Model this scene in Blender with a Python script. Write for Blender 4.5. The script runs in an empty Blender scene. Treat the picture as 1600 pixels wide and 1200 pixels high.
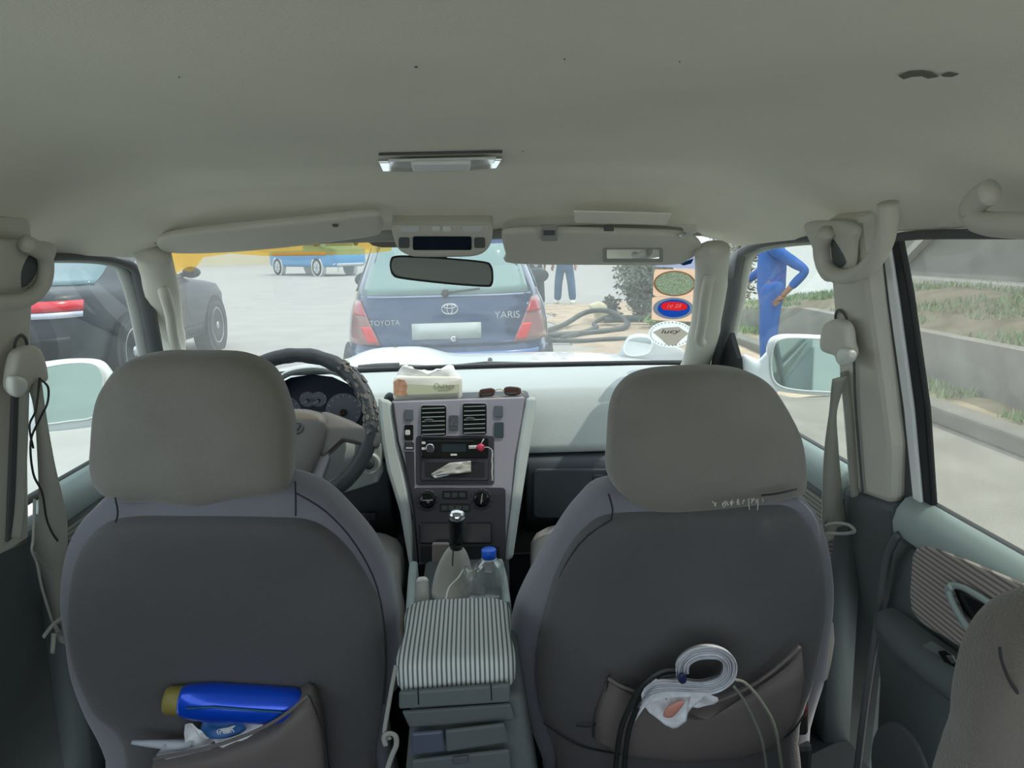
import bpy, math, random
from mathutils import Vector, Matrix, noise
V = Vector
sc = bpy.context.scene
COL = sc.collection
random.seed(7)
# ---------------------------------------------------------------- camera, world, sun, exposure
F = 1200.0                                   # focal length in pixels of the 1600x1200 frame
YAW, PITCH, ROLL = math.radians(2.8), math.radians(10.4), math.radians(-1.3)
CAM = V((.036, 0, 1.40))
ROT = (Matrix.Rotation(-YAW, 3, 'Z') @ Matrix.Rotation(math.pi/2-PITCH, 3, 'X') @ Matrix.Rotation(ROLL, 3, 'Z'))
cd = bpy.data.cameras.new('camera')
cam = bpy.data.objects.new('camera', cd); COL.objects.link(cam)
cam.matrix_world = Matrix.Translation(CAM) @ ROT.to_4x4()
cd.sensor_width = 36; cd.lens = 36*F/1600; cd.clip_start = .02; cd.clip_end = 500
sc.camera = cam
w = bpy.data.worlds.new('world'); sc.world = w; w.use_nodes = True
nt = w.node_tree; bg = nt.nodes['Background']
SKY = 2.35
bg.inputs[0].default_value = (.80, .90, 1.0, 1); bg.inputs[1].default_value = SKY
sl = bpy.data.lights.new('sun', 'SUN'); sun = bpy.data.objects.new('sun', sl); COL.objects.link(sun)
sl.energy = 3.6; sl.angle = math.radians(.8); sl.color = (1, .95, .86)
sun.rotation_euler = V((.50, -.12, 1.0)).to_track_quat('Z', 'Y').to_euler()
sc.view_settings.view_transform = 'Standard'; sc.view_settings.look = 'None'
sc.view_settings.exposure = 0.0; sc.view_settings.gamma = 1; sc.view_settings.use_curve_mapping = False
sc.render.engine = 'CYCLES'
sc.cycles.max_bounces = 10; sc.cycles.diffuse_bounces = 5; sc.cycles.glossy_bounces = 4
sc.cycles.transparent_max_bounces = 24; sc.cycles.transmission_bounces = 6
sc.cycles.sample_clamp_indirect = 6

# ---------------------------------------------------------------- helpers
def ray(u, v): return ROT @ V(((u-800)/F, -(v-600)/F, -1))
def Y(u, v, y): d = ray(u, v); return CAM + d*(y/d.y)
def Z(u, v, z): d = ray(u, v); return CAM + d*((z-CAM.z)/d.z)
def PL(u, v, pl):
    d = ray(u, v); p, n = pl; return CAM + d*((p-CAM).dot(n)/d.dot(n))
SR = (V((.70, 0, 1.0)), V((.4, 0, .1)).normalized())
SL = (V((-.70, 0, 1.0)), V((-.4, 0, .1)).normalized())
WS = (V((0, 2.14, 1.06)), V((0, .36, .64)).normalized())
STK = (V((0, 1.70, 1.055)), V((0, -.27, .10)).normalized())
def off(pl, d): return (pl[0]+pl[1]*d, pl[1])

def hexc(h):
    h = h.lstrip('#'); c = [int(h[i:i+2], 16)/255 for i in (0, 2, 4)]
    return tuple(x/12.92 if x <= .04045 else ((x+.055)/1.055)**2.4 for x in c)
def mat(name, col, rough=.6, metal=0, spec=.5, bump=0, bscale=200, var=0, vscale=6, coat=0, emit=None, sheen=0):
    m = bpy.data.materials.new(name); m.use_nodes = True
    t = m.node_tree; b = t.nodes['Principled BSDF']
    c = hexc(col) if isinstance(col, str) else col
    b.inputs['Base Color'].default_value = (*c, 1); b.inputs['Roughness'].default_value = rough
    b.inputs['Metallic'].default_value = metal; b.inputs['Specular IOR Level'].default_value = spec
    b.inputs['Coat Weight'].default_value = coat; b.inputs['Sheen Weight'].default_value = sheen
    tc = t.nodes.new('ShaderNodeTexCoord')
    if var:
        n = t.nodes.new('ShaderNodeTexNoise'); n.inputs['Scale'].default_value = vscale; n.inputs['Detail'].default_value = 5
        r = t.nodes.new('ShaderNodeMapRange'); r.inputs[1].default_value = .3; r.inputs[2].default_value = .7
        r.inputs[3].default_value = 1-var; r.inputs[4].default_value = 1+var
        mx = t.nodes.new('ShaderNodeVectorMath'); mx.operation = 'SCALE'; mx.inputs[0].default_value = c
        t.links.new(tc.outputs['Object'], n.inputs['Vector']); t.links.new(n.outputs[0], r.inputs[0])
        t.links.new(r.outputs[0], mx.inputs['Scale']); t.links.new(mx.outputs[0], b.inputs['Base Color'])
    if bump:
        n = t.nodes.new('ShaderNodeTexNoise'); n.inputs['Scale'].default_value = bscale; n.inputs['Detail'].default_value = 3
        bp = t.nodes.new('ShaderNodeBump'); bp.inputs['Strength'].default_value = bump; bp.inputs['Distance'].default_value = .002
        t.links.new(tc.outputs['Object'], n.inputs['Vector']); t.links.new(n.outputs[0], bp.inputs['Height'])
        t.links.new(bp.outputs[0], b.inputs['Normal'])
    if emit:
        b.inputs['Emission Color'].default_value = (*c, 1); b.inputs['Emission Strength'].default_value = emit
    return m
def stripes(name, c1, c2, axis, period, duty=.35, rough=.9):
    m = mat(name, c1, rough, spec=.2); t = m.node_tree; b = t.nodes['Principled BSDF']
    tc = t.nodes.new('ShaderNodeTexCoord'); sp = t.nodes.new('ShaderNodeSeparateXYZ')
    mu = t.nodes.new('ShaderNodeMath'); mu.operation = 'MULTIPLY'; mu.inputs[1].default_value = 2*math.pi/period
    si = t.nodes.new('ShaderNodeMath'); si.operation = 'SINE'
    rp = t.nodes.new('ShaderNodeValToRGB')
    e = rp.color_ramp.elements
    e[0].position = duty-.12; e[0].color = (*hexc(c2), 1); e[1].position = duty+.12; e[1].color = (*hexc(c1), 1)
    ma = t.nodes.new('ShaderNodeMath'); ma.operation = 'MULTIPLY_ADD'; ma.inputs[1].default_value = .5; ma.inputs[2].default_value = .5
    t.links.new(tc.outputs['Object'], sp.inputs[0]); t.links.new(sp.outputs[axis], mu.inputs[0])
    t.links.new(mu.outputs[0], si.inputs[0]); t.links.new(si.outputs[0], ma.inputs[0])
    t.links.new(ma.outputs[0], rp.inputs[0]); t.links.new(rp.outputs[0], b.inputs['Base Color'])
    bp = t.nodes.new('ShaderNodeBump'); bp.inputs['Strength'].default_value = .5; bp.inputs['Distance'].default_value = .001
    t.links.new(ma.outputs[0], bp.inputs['Height']); t.links.new(bp.outputs[0], b.inputs['Normal'])
    return m
def glass(name, tint=(.93, .97, .96), dust=.06, gloss=.06, dustcol=(.8, .82, .8), dnoise=.0, trans=.6):
    """thin window pane: clear + a film of dust that catches light + a weak mirror reflection"""
    m = bpy.data.materials.new(name); m.use_nodes = True; t = m.node_tree; t.nodes.clear()
    o = t.nodes.new('ShaderNodeOutputMaterial'); tr = t.nodes.new('ShaderNodeBsdfTransparent'); tr.inputs[0].default_value = (*tint, 1)
    gl = t.nodes.new('ShaderNodeBsdfGlossy'); gl.inputs['Roughness'].default_value = .01
    df = t.nodes.new('ShaderNodeBsdfDiffuse'); df.inputs[0].default_value = (*dustcol, 1)
    tl = t.nodes.new('ShaderNodeBsdfTranslucent'); tl.inputs[0].default_value = (*dustcol, 1)
    md = t.nodes.new('ShaderNodeMixShader'); md.inputs[0].default_value = trans
    t.links.new(df.outputs[0], md.inputs[1]); t.links.new(tl.outputs[0], md.inputs[2])
    m1 = t.nodes.new('ShaderNodeMixShader'); m1.inputs[0].default_value = dust
    t.links.new(tr.outputs[0], m1.inputs[1]); t.links.new(md.outputs[0], m1.inputs[2])
    if dnoise:
        tc = t.nodes.new('ShaderNodeTexCoord'); n = t.nodes.new('ShaderNodeTexNoise'); n.inputs['Scale'].default_value = 9; n.inputs['Detail'].default_value = 9
        n.inputs['Roughness'].default_value = .75
        r = t.nodes.new('ShaderNodeMapRange'); r.inputs[1].default_value = .35; r.inputs[2].default_value = .7
        r.inputs[3].default_value = max(0, dust-dnoise); r.inputs[4].default_value = dust+dnoise
        t.links.new(tc.outputs['Object'], n.inputs['Vector']); t.links.new(n.outputs[0], r.inputs[0]); t.links.new(r.outputs[0], m1.inputs[0])
    m2 = t.nodes.new('ShaderNodeMixShader'); m2.inputs[0].default_value = gloss
    t.links.new(m1.outputs[0], m2.inputs[1]); t.links.new(gl.outputs[0], m2.inputs[2]); t.links.new(m2.outputs[0], o.inputs[0])
    return m

class MB:
    def __init__(s): s.v = []; s.f = []; s.m = []; s.mi = 0
    def add(s, vs, fs, mi=None):
        k = len(s.v); s.v += [V(p) for p in vs]
        for f in fs: s.f.append([k+i for i in f]); s.m.append(s.mi if mi is None else mi)
        return s
    def box(s, c, d, rot=None, mi=None):
        c = V(c); a, b, e = d[0]/2, d[1]/2, d[2]/2; R = rot or Matrix.Identity(3)
        vs = [c + R @ V((x*a, y*b, z*e)) for x in (-1, 1) for y in (-1, 1) for z in (-1, 1)]
        return s.add(vs, [(0, 1, 3, 2), (4, 6, 7, 5), (0, 4, 5, 1), (2, 3, 7, 6), (0, 2, 6, 4), (1, 5, 7, 3)], mi)
    def loft(s, rings, cap=True, close=True, mi=None, wrap=False):
        n = len(rings[0]); vs = [p for r in rings for p in r]; fs = []
        nr = len(rings)
        for i in range(nr if wrap else nr-1):
            for j in range(n if close else n-1):
                a, b = i*n+j, i*n+(j+1) % n; i2 = (i+1) % nr
                fs.append((a, b, i2*n+(j+1) % n, i2*n+j))
        if cap and not wrap: fs += [tuple(range(n))[::-1], tuple((nr-1)*n+j for j in range(n))]
        return s.add(vs, fs, mi)
    def prism(s, pts, vec, mi=None):
        pts = [V(p) for p in pts]; return s.loft([pts, [p+V(vec) for p in pts]], mi=mi)
    def tube(s, path, r, n=10, closed=False, asp=1, side=None, mi=None):
        path = [V(p) for p in path]; N = len(path); rings = []
        ref = V(side) if side else None; prev = None
        for i, p in enumerate(path):
            if closed: t = path[(i+1) % N]-path[i-1]
            else: t = path[min(i+1, N-1)]-path[max(i-1, 0)]
            t.normalize()
            if ref is not None: a = ref
            elif prev is not None: a = prev
            else: a = V((0, 0, 1)) if abs(t.z) < .9 else V((1, 0, 0))
            a = (a - t*a.dot(t)).normalized(); prev = a; b = t.cross(a)
            rr = r[i] if isinstance(r, (list, tuple)) else r
            rings.append([p+a*rr*math.cos(2*math.pi*k/n)+b*rr*asp*math.sin(2*math.pi*k/n) for k in range(n)])
        return s.loft(rings, wrap=closed, mi=mi)
    def lathe(s, o, ax, prof, n=24, mi=None, cap=True):
        ax = V(ax).normalized(); a = ax.orthogonal().normalized(); b = ax.cross(a); o = V(o)
        return s.loft([[o+ax*h+(a*math.cos(2*math.pi*k/n)+b*math.sin(2*math.pi*k/n))*r for k in range(n)] for h, r in prof], cap=cap, mi=mi)
    def puff(s, pts, nrm, d1, d2, n=8, e=3.0, mi=None, cen=None):
        """pillow: outline pts, bulging d1 along nrm and d2 against it"""
        pts = [V(p) for p in pts]; c = V(cen) if cen else sum(pts, V())/len(pts); nrm = V(nrm).normalized(); rings = []
        for k in range(-n, n+1):
            ph = k/n*math.pi/2; cs = max(1e-3, math.cos(ph))**(2/e); sn = abs(math.sin(ph))**(2/e)*(1 if k > 0 else -1)
            if abs(k) == n: cs = .02
            rings.append([c+(p-c)*cs+nrm*(sn*(d1 if k > 0 else d2)) for p in pts])
        return s.loft(rings, mi=mi)
    def grid(s, fn, nu, nv, th=None, mi=None):
        P = [[V(fn(i/nu, j/nv)) for j in range(nv+1)] for i in range(nu+1)]
        s.add([p for r in P for p in r], [(i*(nv+1)+j, (i+1)*(nv+1)+j, (i+1)*(nv+1)+j+1, i*(nv+1)+j+1) for i in range(nu) for j in range(nv)], mi)
        return s
    def build(s, name, m, parent=None, smooth=False, bevel=0, sub=0, solid=0, seg=2, kind=None, label=None, **tg):
        wl = V(parent['_loc']) if parent and '_loc' in parent else V((0, 0, 0))
        own = V((0, 0, 0))
        if parent is None and tg.get('cat'):
            lo = [min(p[i] for p in s.v) for i in range(3)]; hi = [max(p[i] for p in s.v) for i in range(3)]
            own = V(((lo[0]+hi[0])/2, (lo[1]+hi[1])/2, lo[2])); wl = own
        me = bpy.data.meshes.new(name); me.from_pydata([p-wl for p in s.v], [], s.f)
        ms = m if isinstance(m, (list, tuple)) else [m]
        for x in ms: me.materials.append(x)
        for p, k in zip(me.polygons, s.m): p.material_index = min(k, len(ms)-1); p.use_smooth = bool(smooth)
        bmfix(me)
        o = bpy.data.objects.new(name, me); COL.objects.link(o)
        if parent: o.parent = parent; o['_loc'] = parent['_loc'] if '_loc' in parent else (0., 0., 0.)
        else: o.location = own; o['_loc'] = tuple(own)
        if solid: md = o.modifiers.new('solid', 'SOLIDIFY'); md.thickness = solid; md.offset = 0
        if bevel:
            md = o.modifiers.new('bevel', 'BEVEL'); md.width = bevel; md.segments = seg; md.limit_method = 'ANGLE'; md.angle_limit = math.radians(35)
        if sub: md = o.modifiers.new('sub', 'SUBSURF'); md.levels = sub; md.render_levels = sub
        if smooth == 'auto' or (bevel and not smooth):
            me.shade_auto(40) if hasattr(me, 'shade_auto') else None
        if kind: o['kind'] = kind
        if label: o['label'] = label
        if tg.get('cat'): o['category'] = tg['cat']
        if tg.get('group'): o['group'] = tg['group']
        return o
import bmesh
def bmfix(me):
    b = bmesh.new(); b.from_mesh(me); bmesh.ops.recalc_face_normals(b, faces=b.faces); b.to_mesh(me); b.free()
def thing(name, label, cat, loc, group=None, kind=None):
    o = bpy.data.objects.new(name, None); COL.objects.link(o); o.location = V(loc); o['_loc'] = tuple(V(loc)); o.empty_display_size = .1
    o['label'] = label; o['category'] = cat
    if group: o['group'] = group
    if kind: o['kind'] = kind
    return o
def sm(pts, n=6, closed=True):
    """Catmull-Rom through pts"""
    pts = [V(p) for p in pts]; N = len(pts); out = []
    for i in range(N if closed else N-1):
        g = (lambda k: pts[k % N]) if closed else (lambda k: pts[max(0, min(N-1, k))])
        a, b, c, d = g(i-1), g(i), g(i+1), g(i+2)
        for k in range(n):
            t = k/n
            out.append(.5*((2*b)+(c-a)*t+(2*a-5*b+4*c-d)*t*t+(3*b-a-3*c+d)*t**3))
    if not closed: out.append(pts[-1])
    return out
def px(pl, *uv): return [PL(u, v, pl) for u, v in uv]
def pxY(y, *uv): return [Y(u, v, y) for u, v in uv]
def rnd(u0, v0, u1, v1, r, n=4):
    o = []
    for cx, cy, a0 in ((u1-r, v0+r, -90), (u1-r, v1-r, 0), (u0+r, v1-r, 90), (u0+r, v0+r, 180)):
        for k in range(n+1):
            a = math.radians(a0+90*k/n); o.append((cx+r*math.cos(a), cy+r*math.sin(a)))
    return o
def ell(cu, cv, a, b, n=24, rot=0):
    r = math.radians(rot)
    return [(cu+a*math.cos(t)*math.cos(r)-b*math.sin(t)*math.sin(r), cv+a*math.cos(t)*math.sin(r)+b*math.sin(t)*math.cos(r)) for t in [2*math.pi*k/n for k in range(n)]]
def text(body, size, loc, rot, m, name, parent=None, ext=.0004, align='CENTER', label=None, sx=1, sy=1):
    cu = bpy.data.curves.new(name, 'FONT'); cu.body = body; cu.size = size; cu.extrude = ext; cu.align_x = align; cu.align_y = 'CENTER'
    ob = bpy.data.objects.new(name, cu); me = bpy.data.meshes.new_from_object(ob); bpy.data.objects.remove(ob)
    me.materials.clear(); me.materials.append(m)
    R = (rot.to_4x4() if isinstance(rot, Matrix) else rot) @ Matrix.Scale(sx, 4, V((1, 0, 0))) @ Matrix.Scale(sy, 4, V((0, 1, 0)))
    me.transform(Matrix.Translation(V(loc)-(V(parent['_loc']) if parent else V())) @ R)
    o = bpy.data.objects.new(name, me); COL.objects.link(o)
    if parent: o.parent = parent; o['_loc'] = parent['_loc']
    if label: o['label'] = label
    return o
def basis(x, n):
    n = V(n).normalized(); x = V(x); x = (x-n*x.dot(n)).normalized(); y = n.cross(x); return Matrix((x, y, n)).transposed()

# ---------------------------------------------------------------- materials
M = {}
M['head'] = mat('headliner_fabric', '#eae7d9', .95, spec=.1, bump=.3, bscale=500, var=.07, vscale=2.2)
M['trim'] = mat('beige_grey_trim', '#c6c4b8', .6, spec=.35, bump=.15, bscale=600, var=.03)
M['trimd'] = mat('grey_trim', '#9a9b95', .6, spec=.35, bump=.15, bscale=600)
M['seal'] = mat('dark_seal', '#5a5c5d', .7, spec=.3)
M['black'] = mat('black_rubber', '#15181a', .6)
M['lower'] = mat('dark_grey_trim', '#565d5e', .65, spec=.35, bump=.2, bscale=500, var=.04)
M['door'] = mat('door_grey_green', '#5c6565', .6, spec=.4, bump=.2, bscale=500)
M['rail'] = mat('light_grey_green_rail', '#93a29e', .5, spec=.5, bump=.1, bscale=500)
M['dash'] = mat('light_grey_dash', '#c2cbc8', .55, spec=.4, bump=.25, bscale=450, var=.03)
M['dashlow'] = mat('dark_slate_dash', '#4d5358', .55, spec=.4, bump=.2, bscale=450)
M['silver'] = mat('purple_grey_panel', '#a3a1ab', .38, metal=.2, spec=.5)
M['dsil'] = mat('dark_panel', '#3e3d45', .4, metal=.2)
M['carpet'] = mat('dark_carpet', '#26292b', 1, spec=.05, bump=.6, bscale=300)
M['hr'] = mat('beige_headrest_cloth', '#7e7b74', .95, spec=.1, bump=.5, bscale=420, var=.09, vscale=9, sheen=.3)
M['seat'] = mat('brown_grey_seat_cloth', '#555455', .95, spec=.12, bump=.5, bscale=380, var=.06, vscale=7, sheen=.25)
M['seats'] = mat('lilac_grey_side_cloth', '#74747c', .93, spec=.15, bump=.4, bscale=380, var=.05, sheen=.3)
M['cush'] = mat('pale_grey_cushion', '#9a9894', .93, spec=.15, bump=.4, bscale=380)
M['pocket'] = mat('pocket_cloth', '#716b69', .95, spec=.1, bump=.5, bscale=380)
M['thread'] = mat('dark_seam', '#2a2a2e', .9)
M['arm'] = stripes('striped_armrest_cloth', '#c6ccc8', '#62696a', 'X', .0064)
M['ins'] = stripes('striped_door_cloth', '#a79f98', '#756f6c', 'Z', .0075)
M['ins2'] = stripes('striped_front_door_cloth', '#8f8f88', '#666763', 'Z', .0085)
M['belt'] = mat('grey_webbing', '#a8a89e', .9, spec=.15, bump=.3, bscale=900)
M['white'] = mat('white_paint', '#eef2f1', .25, coat=.6)
M['wplas'] = mat('white_plastic', '#d9dcd6', .4)
M['chrome'] = mat('chrome', '#d5d8da', .12, metal=1)
M['mirror'] = mat('mirror_silver', '#e8eeee', .015, metal=1)
M['rvm'] = mat('tinted_mirror', '#a9b0b4', .02, metal=1)
M['ws'] = glass('windshield_glass', (.585, .60, .59), .085, .11, (.85, .88, .86), .03)
M['sg'] = glass('side_glass', (.72, .77, .755), .05, .06, (.8, .85, .82), .02)
M['rg'] = glass('dusty_rear_side_glass', (.62, .64, .61), .16, .03, (.8, .8, .76), .07)
M['blk'] = mat('gloss_black', '#0c0f12', .15)
M['leather'] = mat('gaiter_leather', '#b3b1a9', .7, bump=.4, bscale=160)
M['lcd'] = mat('dark_display', '#14202c', .12)
M['paper'] = mat('white_paper', '#eceef0', .7)
# ================================================================ THE CABIN
# headliner
def zc(y):
    K = [(-.9, 1.50), (-.3, 1.53), (.5, 1.538), (1.0, 1.528), (1.18, 1.512), (1.3, 1.478), (1.4, 1.447), (1.5, 1.425)]
    for (a, b), (c, d) in zip(K, K[1:]):
        if y <= c: t = (y-a)/(c-a); t = max(0, t); return b+(d-b)*t
    return K[-1][1]
def xe(y): return .612 if y < 1.15 else .612-.055*((y-1.15)/.35)**1.5
def ze(y): return 1.405-(.02*max(0, y-1.15)/.35)
def head(s, t):
    y = -.9+t*2.40; x = (2*s-1); X = x*xe(y)
    a = abs(x); k = 0 if a < .55 else ((a-.55)/.45)
    z = zc(y)-(zc(y)-ze(y))*(k**2.2)
    # shallow pocket for each sun visor
    if 1.25 < y < 1.5 and .16 < a < .86:
        f = min(1, (y-1.25)/.05)*min(1, (a-.16)/.05)*min(1, (.86-a)/.06); z += .012*f
    z += .004*noise.noise(V((X*3, y*3, 0)))
    return (X, y, z)
mb = MB(); mb.grid(head, 60, 90)
ceil = mb.build('ceiling', M['head'], smooth=True, kind='structure')
mb = MB(); mb.grid(lambda s, t: (lambda p: (p[0]*1.10, p[1]+.03*t, p[2]+.045))(head(s, t)), 30, 40)
mb.build('roof_shell', M['white'], smooth=True, kind='structure', solid=.004)
# torn scuff on the headliner, upper right
def ceil_pt(u, v): 
    p = Z(u, v, 1.53)
    for _ in range(12):
        zz = head((p.x/xe(p.y)+1)/2, (p.y+.9)/2.4)[2]-.0012; p = Z(u, v, zz)
    return p
mb = MB()
for pts in ([(1404, 118), (1420, 112), (1440, 111), (1455, 113), (1466, 119), (1450, 122), (1440, 118), (1425, 119), (1412, 123)], [(1470, 117), (1482, 113), (1498, 115), (1488, 119), (1476, 119)]):
    mb.prism([ceil_pt(u, v) for u, v in pts], (0, 0, -.0006))
mb.build('torn_patch', mat('torn_lining', '#6f6d66', .9), ceil)
mb = MB()
for u, v, r in ((650, 104, 4), (280, 120, 2), (882, 92, 2), (1062, 96, 1.5), (817, 236, 3)):
    p = ceil_pt(u, v); mb.lathe(p, (0, 0, 1), [(-.0008, .0007*r/3), (.0, .0011*r/3)], 10)
mb.build('ceiling_stain', mat('stain', '#565650', .9), ceil)

# header strip above the windshield
mb = MB(); mb.tube([V((x, 1.495, 1.420-.006*abs(x))) for x in [(-.57+.114*k) for k in range(11)]], .012, 8, asp=.7)
mb.build('trim_1', M['trimd'], smooth=True, kind='structure')
# windshield
mb = MB()
a, b = V((-.74, 2.14, 1.06)), V((.74, 2.14, 1.06)); c, d = V((.56, 1.49, 1.4256)), V((-.56, 1.49, 1.4256))
mb.add([a, b, c, d], [(0, 1, 2, 3)])
wsh = mb.build('window_1', M['ws'], kind='structure')
# yellow sunstrip film on the upper left of the windshield
film = glass('yellow_film', (1.0, .70, .22), .16, .03, (1.0, .70, .25), .08, trans=.8)
pts = px(off(WS, -.004), (262, 385), (440, 377), (612, 372), (612, 392), (560, 398), (480, 399), (415, 400), (360, 396), (318, 402), (300, 425), (285, 422), (268, 432))
mb = MB(); mb.add(pts, [tuple(range(len(pts)))])
mb.build('sunstrip_film', film, label='faded yellow tint film along the upper left of the windshield', cat='window film')

# A-pillars (inner trims, seals, outer post) and side window frames
def pillar(name, pth, r, m, asp=.6, side=None, **k):
    mb = MB(); mb.tube(pth, r, 14, asp=asp, side=side); return mb.build(name, m, smooth=True, kind='structure', **k)
pillar('trim_2', sm([Y(238, 395, 1.42), Y(252, 450, 1.56), Y(262, 520, 1.80), Y(266, 560, 2.0), Y(272, 600, 2.12)], 4, False), [.032]*4+[.034]*4+[.038]*4+[.042]*5, M['trim'], .62, (1, 0, 0))
pillar('trim_3', sm([Y(1113, 390, 1.42), Y(1110, 450, 1.56), Y(1100, 520, 1.80), Y(1086, 575, 2.05), Y(1080, 600, 2.12)], 4, False), [.032]*4+[.034]*4+[.038]*4+[.044]*5, M['trim'], .62, (1, 0, 0))
# dark seal + outer door frame, front doors
def frame_path(pl, uv, d=0): return sm(px(off(pl, d), *uv), 4, False)
pillar('trim_4', frame_path(SL, [(70, 402), (140, 402), (190, 410), (214, 425), (228, 470), (238, 520), (246, 565), (256, 620)]), [.006]*9+[.008]*4+[.012]*20, M['seal'], 1.3)
pillar('trim_5', frame_path(SL, [(70, 400), (140, 402), (180, 410), (197, 430), (212, 480), (222, 530), (230, 575), (238, 625)], .025), .011, M['trimd'], 1.3)
pillar('trim_6', frame_path(SR, [(1300, 371), (1240, 374), (1185, 383), (1155, 398), (1147, 425), (1140, 480), (1127, 540), (1115, 600)]), [.006]*9+[.009]*4+[.013]*20, M['seal'], 1.3)
pillar('trim_7', frame_path(SR, [(1300, 374), (1245, 377), (1195, 386), (1172, 400), (1164, 430), (1155, 480), (1142, 540), (1130, 600)], .025), .0085, M['trim'], 1.2)
# rear side window head seals
pillar('trim_8', frame_path(SR, [(1396, 372), (1440, 367), (1600, 365), (1900, 365)]), .006, M['seal'], 1.4)
pillar('trim_9', [V((-.602, y, 1.402)) for y in (1.1, .5, 0, -.8)], .006, M['seal'], 1.4)
# black quarter triangle by the right mirror
mb = MB(); mb.prism(px(SR, (1140, 520), (1152, 560), (1156, 600), (1120, 600), (1126, 560)), (.012, 0, 0)); mb.build('trim_10', M['black'], kind='structure')

# glass of the side windows
def sidept(sg, y, z, d=0): x = .70-(z-1.0)*.25+d; return V((sg*x, y, z))
def pane(name, sg, poly, m):
    mb = MB(); mb.add([sidept(sg, y, z, .012) for y, z in poly], [tuple(range(len(poly)))]); return mb.build(name, m, kind='structure')
pane('window_2', -1, [(1.18, .99), (1.72, .99), (1.98, 1.04), (1.55, 1.395), (1.18, 1.41)], M['sg'])
pane('window_3', 1, [(1.18, .97), (1.72, .98), (1.98, 1.04), (1.60, 1.395), (1.18, 1.41)], M['sg'])
pane('window_4', 1, [(1.10, .97), (.05, .99), (.05, 1.41), (1.05, 1.41)], M['rg'])
pane('window_5', -1, [(1.10, .97), (.05, .99), (.05, 1.41), (1.05, 1.41)], M['sg'])

# door panels -------------------------------------------------
def sweep(name, prof, sg, y0, y1, m, parent=None, n=8, **k):
    mb = MB(); rings = []
    for i in range(n+1):
        y = y0+(y1-y0)*i/n; rings.append([V((sg*x, y, z)) for x, z in prof])
    mb.loft(rings, close=True); return mb.build(name, m, parent, **k)
lowp = [(.675, .94), (.672, .84), (.660, .76), (.668, .70), (.672, .45), (.72, .45), (.72, .94)]
railp = [(.712, 1.008), (.697, 1.012), (.682, 1.006), (.670, .990), (.6645, .97), (.667, .952), (.680, .945), (.712, .945)]
drR = sweep('door_3', lowp, 1, 1.09, -.3, M['door'], kind='structure', smooth='auto')
sweep('belt_rail', railp, 1, 1.085, -.3, M['rail'], drR, smooth='auto', bevel=.004)
mb = MB(); mb.tube([sidept(1, y, 1.006, .004) for y in (1.08, .6, .2, -.3)], .008, 8); mb.build('window_seal', M['seal'], drR, smooth=True)
DP = (V((.667, 0, .85)), V((1, 0, 0)))
def dp(d, *uv): return px((V((.667-d, 0, .85)), V((1, 0, 0))), *uv)
mb = MB(); mb.prism(dp(.006, *[(1424, 870), (1430, 856), (1445, 853), (1475, 862), (1600, 915), (1660, 945), (1690, 1100), (1600, 1065), (1540, 1032), (1500, 1012), (1440, 976), (1423, 955), (1420, 930)]), (.01, 0, 0))
mb.build('fabric_insert', M['ins'], drR, bevel=.004)
# armrest of the rear door with switch
arm = MB(); top = dp(.006, (1380, 960), (1386, 948), (1402, 950), (1450, 988), (1500, 1022), (1580, 1070), (1660, 1110))
bot = dp(.006, (1382, 972), (1400, 992), (1425, 1016), (1460, 1046), (1500, 1080), (1580, 1142), (1660, 1190))
rings = []
for k in range(7):
    a = k/6*math.pi
    rings.append([t.lerp(b_, (1-math.cos(a))/2)+V((-.055*math.sin(a)*(min(1, i/2.5+.12)), 0, 0)) for i, (t, b_) in enumerate(zip(top, bot))])
arm.loft(rings, close=False, cap=False)
ao = arm.build('armrest', M['lower'], drR, smooth=True, sub=1)
sw = MB(); sp = (V((.604, 0, .8)), V((-.8, 0, .6)).normalized())
sw.prism(px(sp, (1442, 1012), (1460, 1003), (1500, 1030), (1540, 1058), (1530, 1082), (1492, 1060)), V((-.004, 0, .003)))
so = sw.build('switch_plate', M['door'], ao, bevel=.002)
sw = MB(); sw.prism(px(off(sp, .005), (1468, 1020), (1482, 1018), (1500, 1030), (1496, 1046), (1478, 1036)), V((-.004, 0, .003)))
sw.build('window_switch', M['blk'], ao, bevel=.0015)
sw = MB(); sw.prism(px(off(sp, .010), (1480, 1026), (1492, 1026), (1498, 1036), (1490, 1038)), V((-.003, 0, .002))); sw.build('switch_rocker', M['chrome'], ao, bevel=.001)
# inner handle
h = MB(); h.tube(sm(dp(.018, (1487, 916), (1482, 922), (1488, 940), (1500, 962), (1516, 984), (1540, 1000), (1562, 1004)), 4, False), .0055, 8, asp=.8)
h.tube(sm(dp(.014, (1487, 914), (1505, 918), (1530, 932), (1556, 948), (1590, 966)), 4, False), .0042, 8)
h.build('door_handle', M['rail'], drR, smooth=True)
h = MB(); h.prism(dp(.012, (1490, 920), (1525, 938), (1570, 962), (1575, 1000), (1535, 985), (1505, 955)), (.008, 0, 0)); h.build('handle_recess', M['blk'], drR)
# speaker
h = MB(); h.prism(dp(.003, *ell(1405, 1210, 42, 85, 28, -14)), (.02, 0, 0)); h.build('speaker_grille', M['seal'], drR, bevel=.004)
# door seam ridge at the leading edge of the rear door
h = MB(); h.tube(sm(dp(.004, (1404, 835), (1395, 850), (1384, 880), (1370, 980), (1352, 1100), (1335, 1240)), 4, False), .006, 8); h.build('door_edge', M['seal'], drR, smooth=True)
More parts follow.
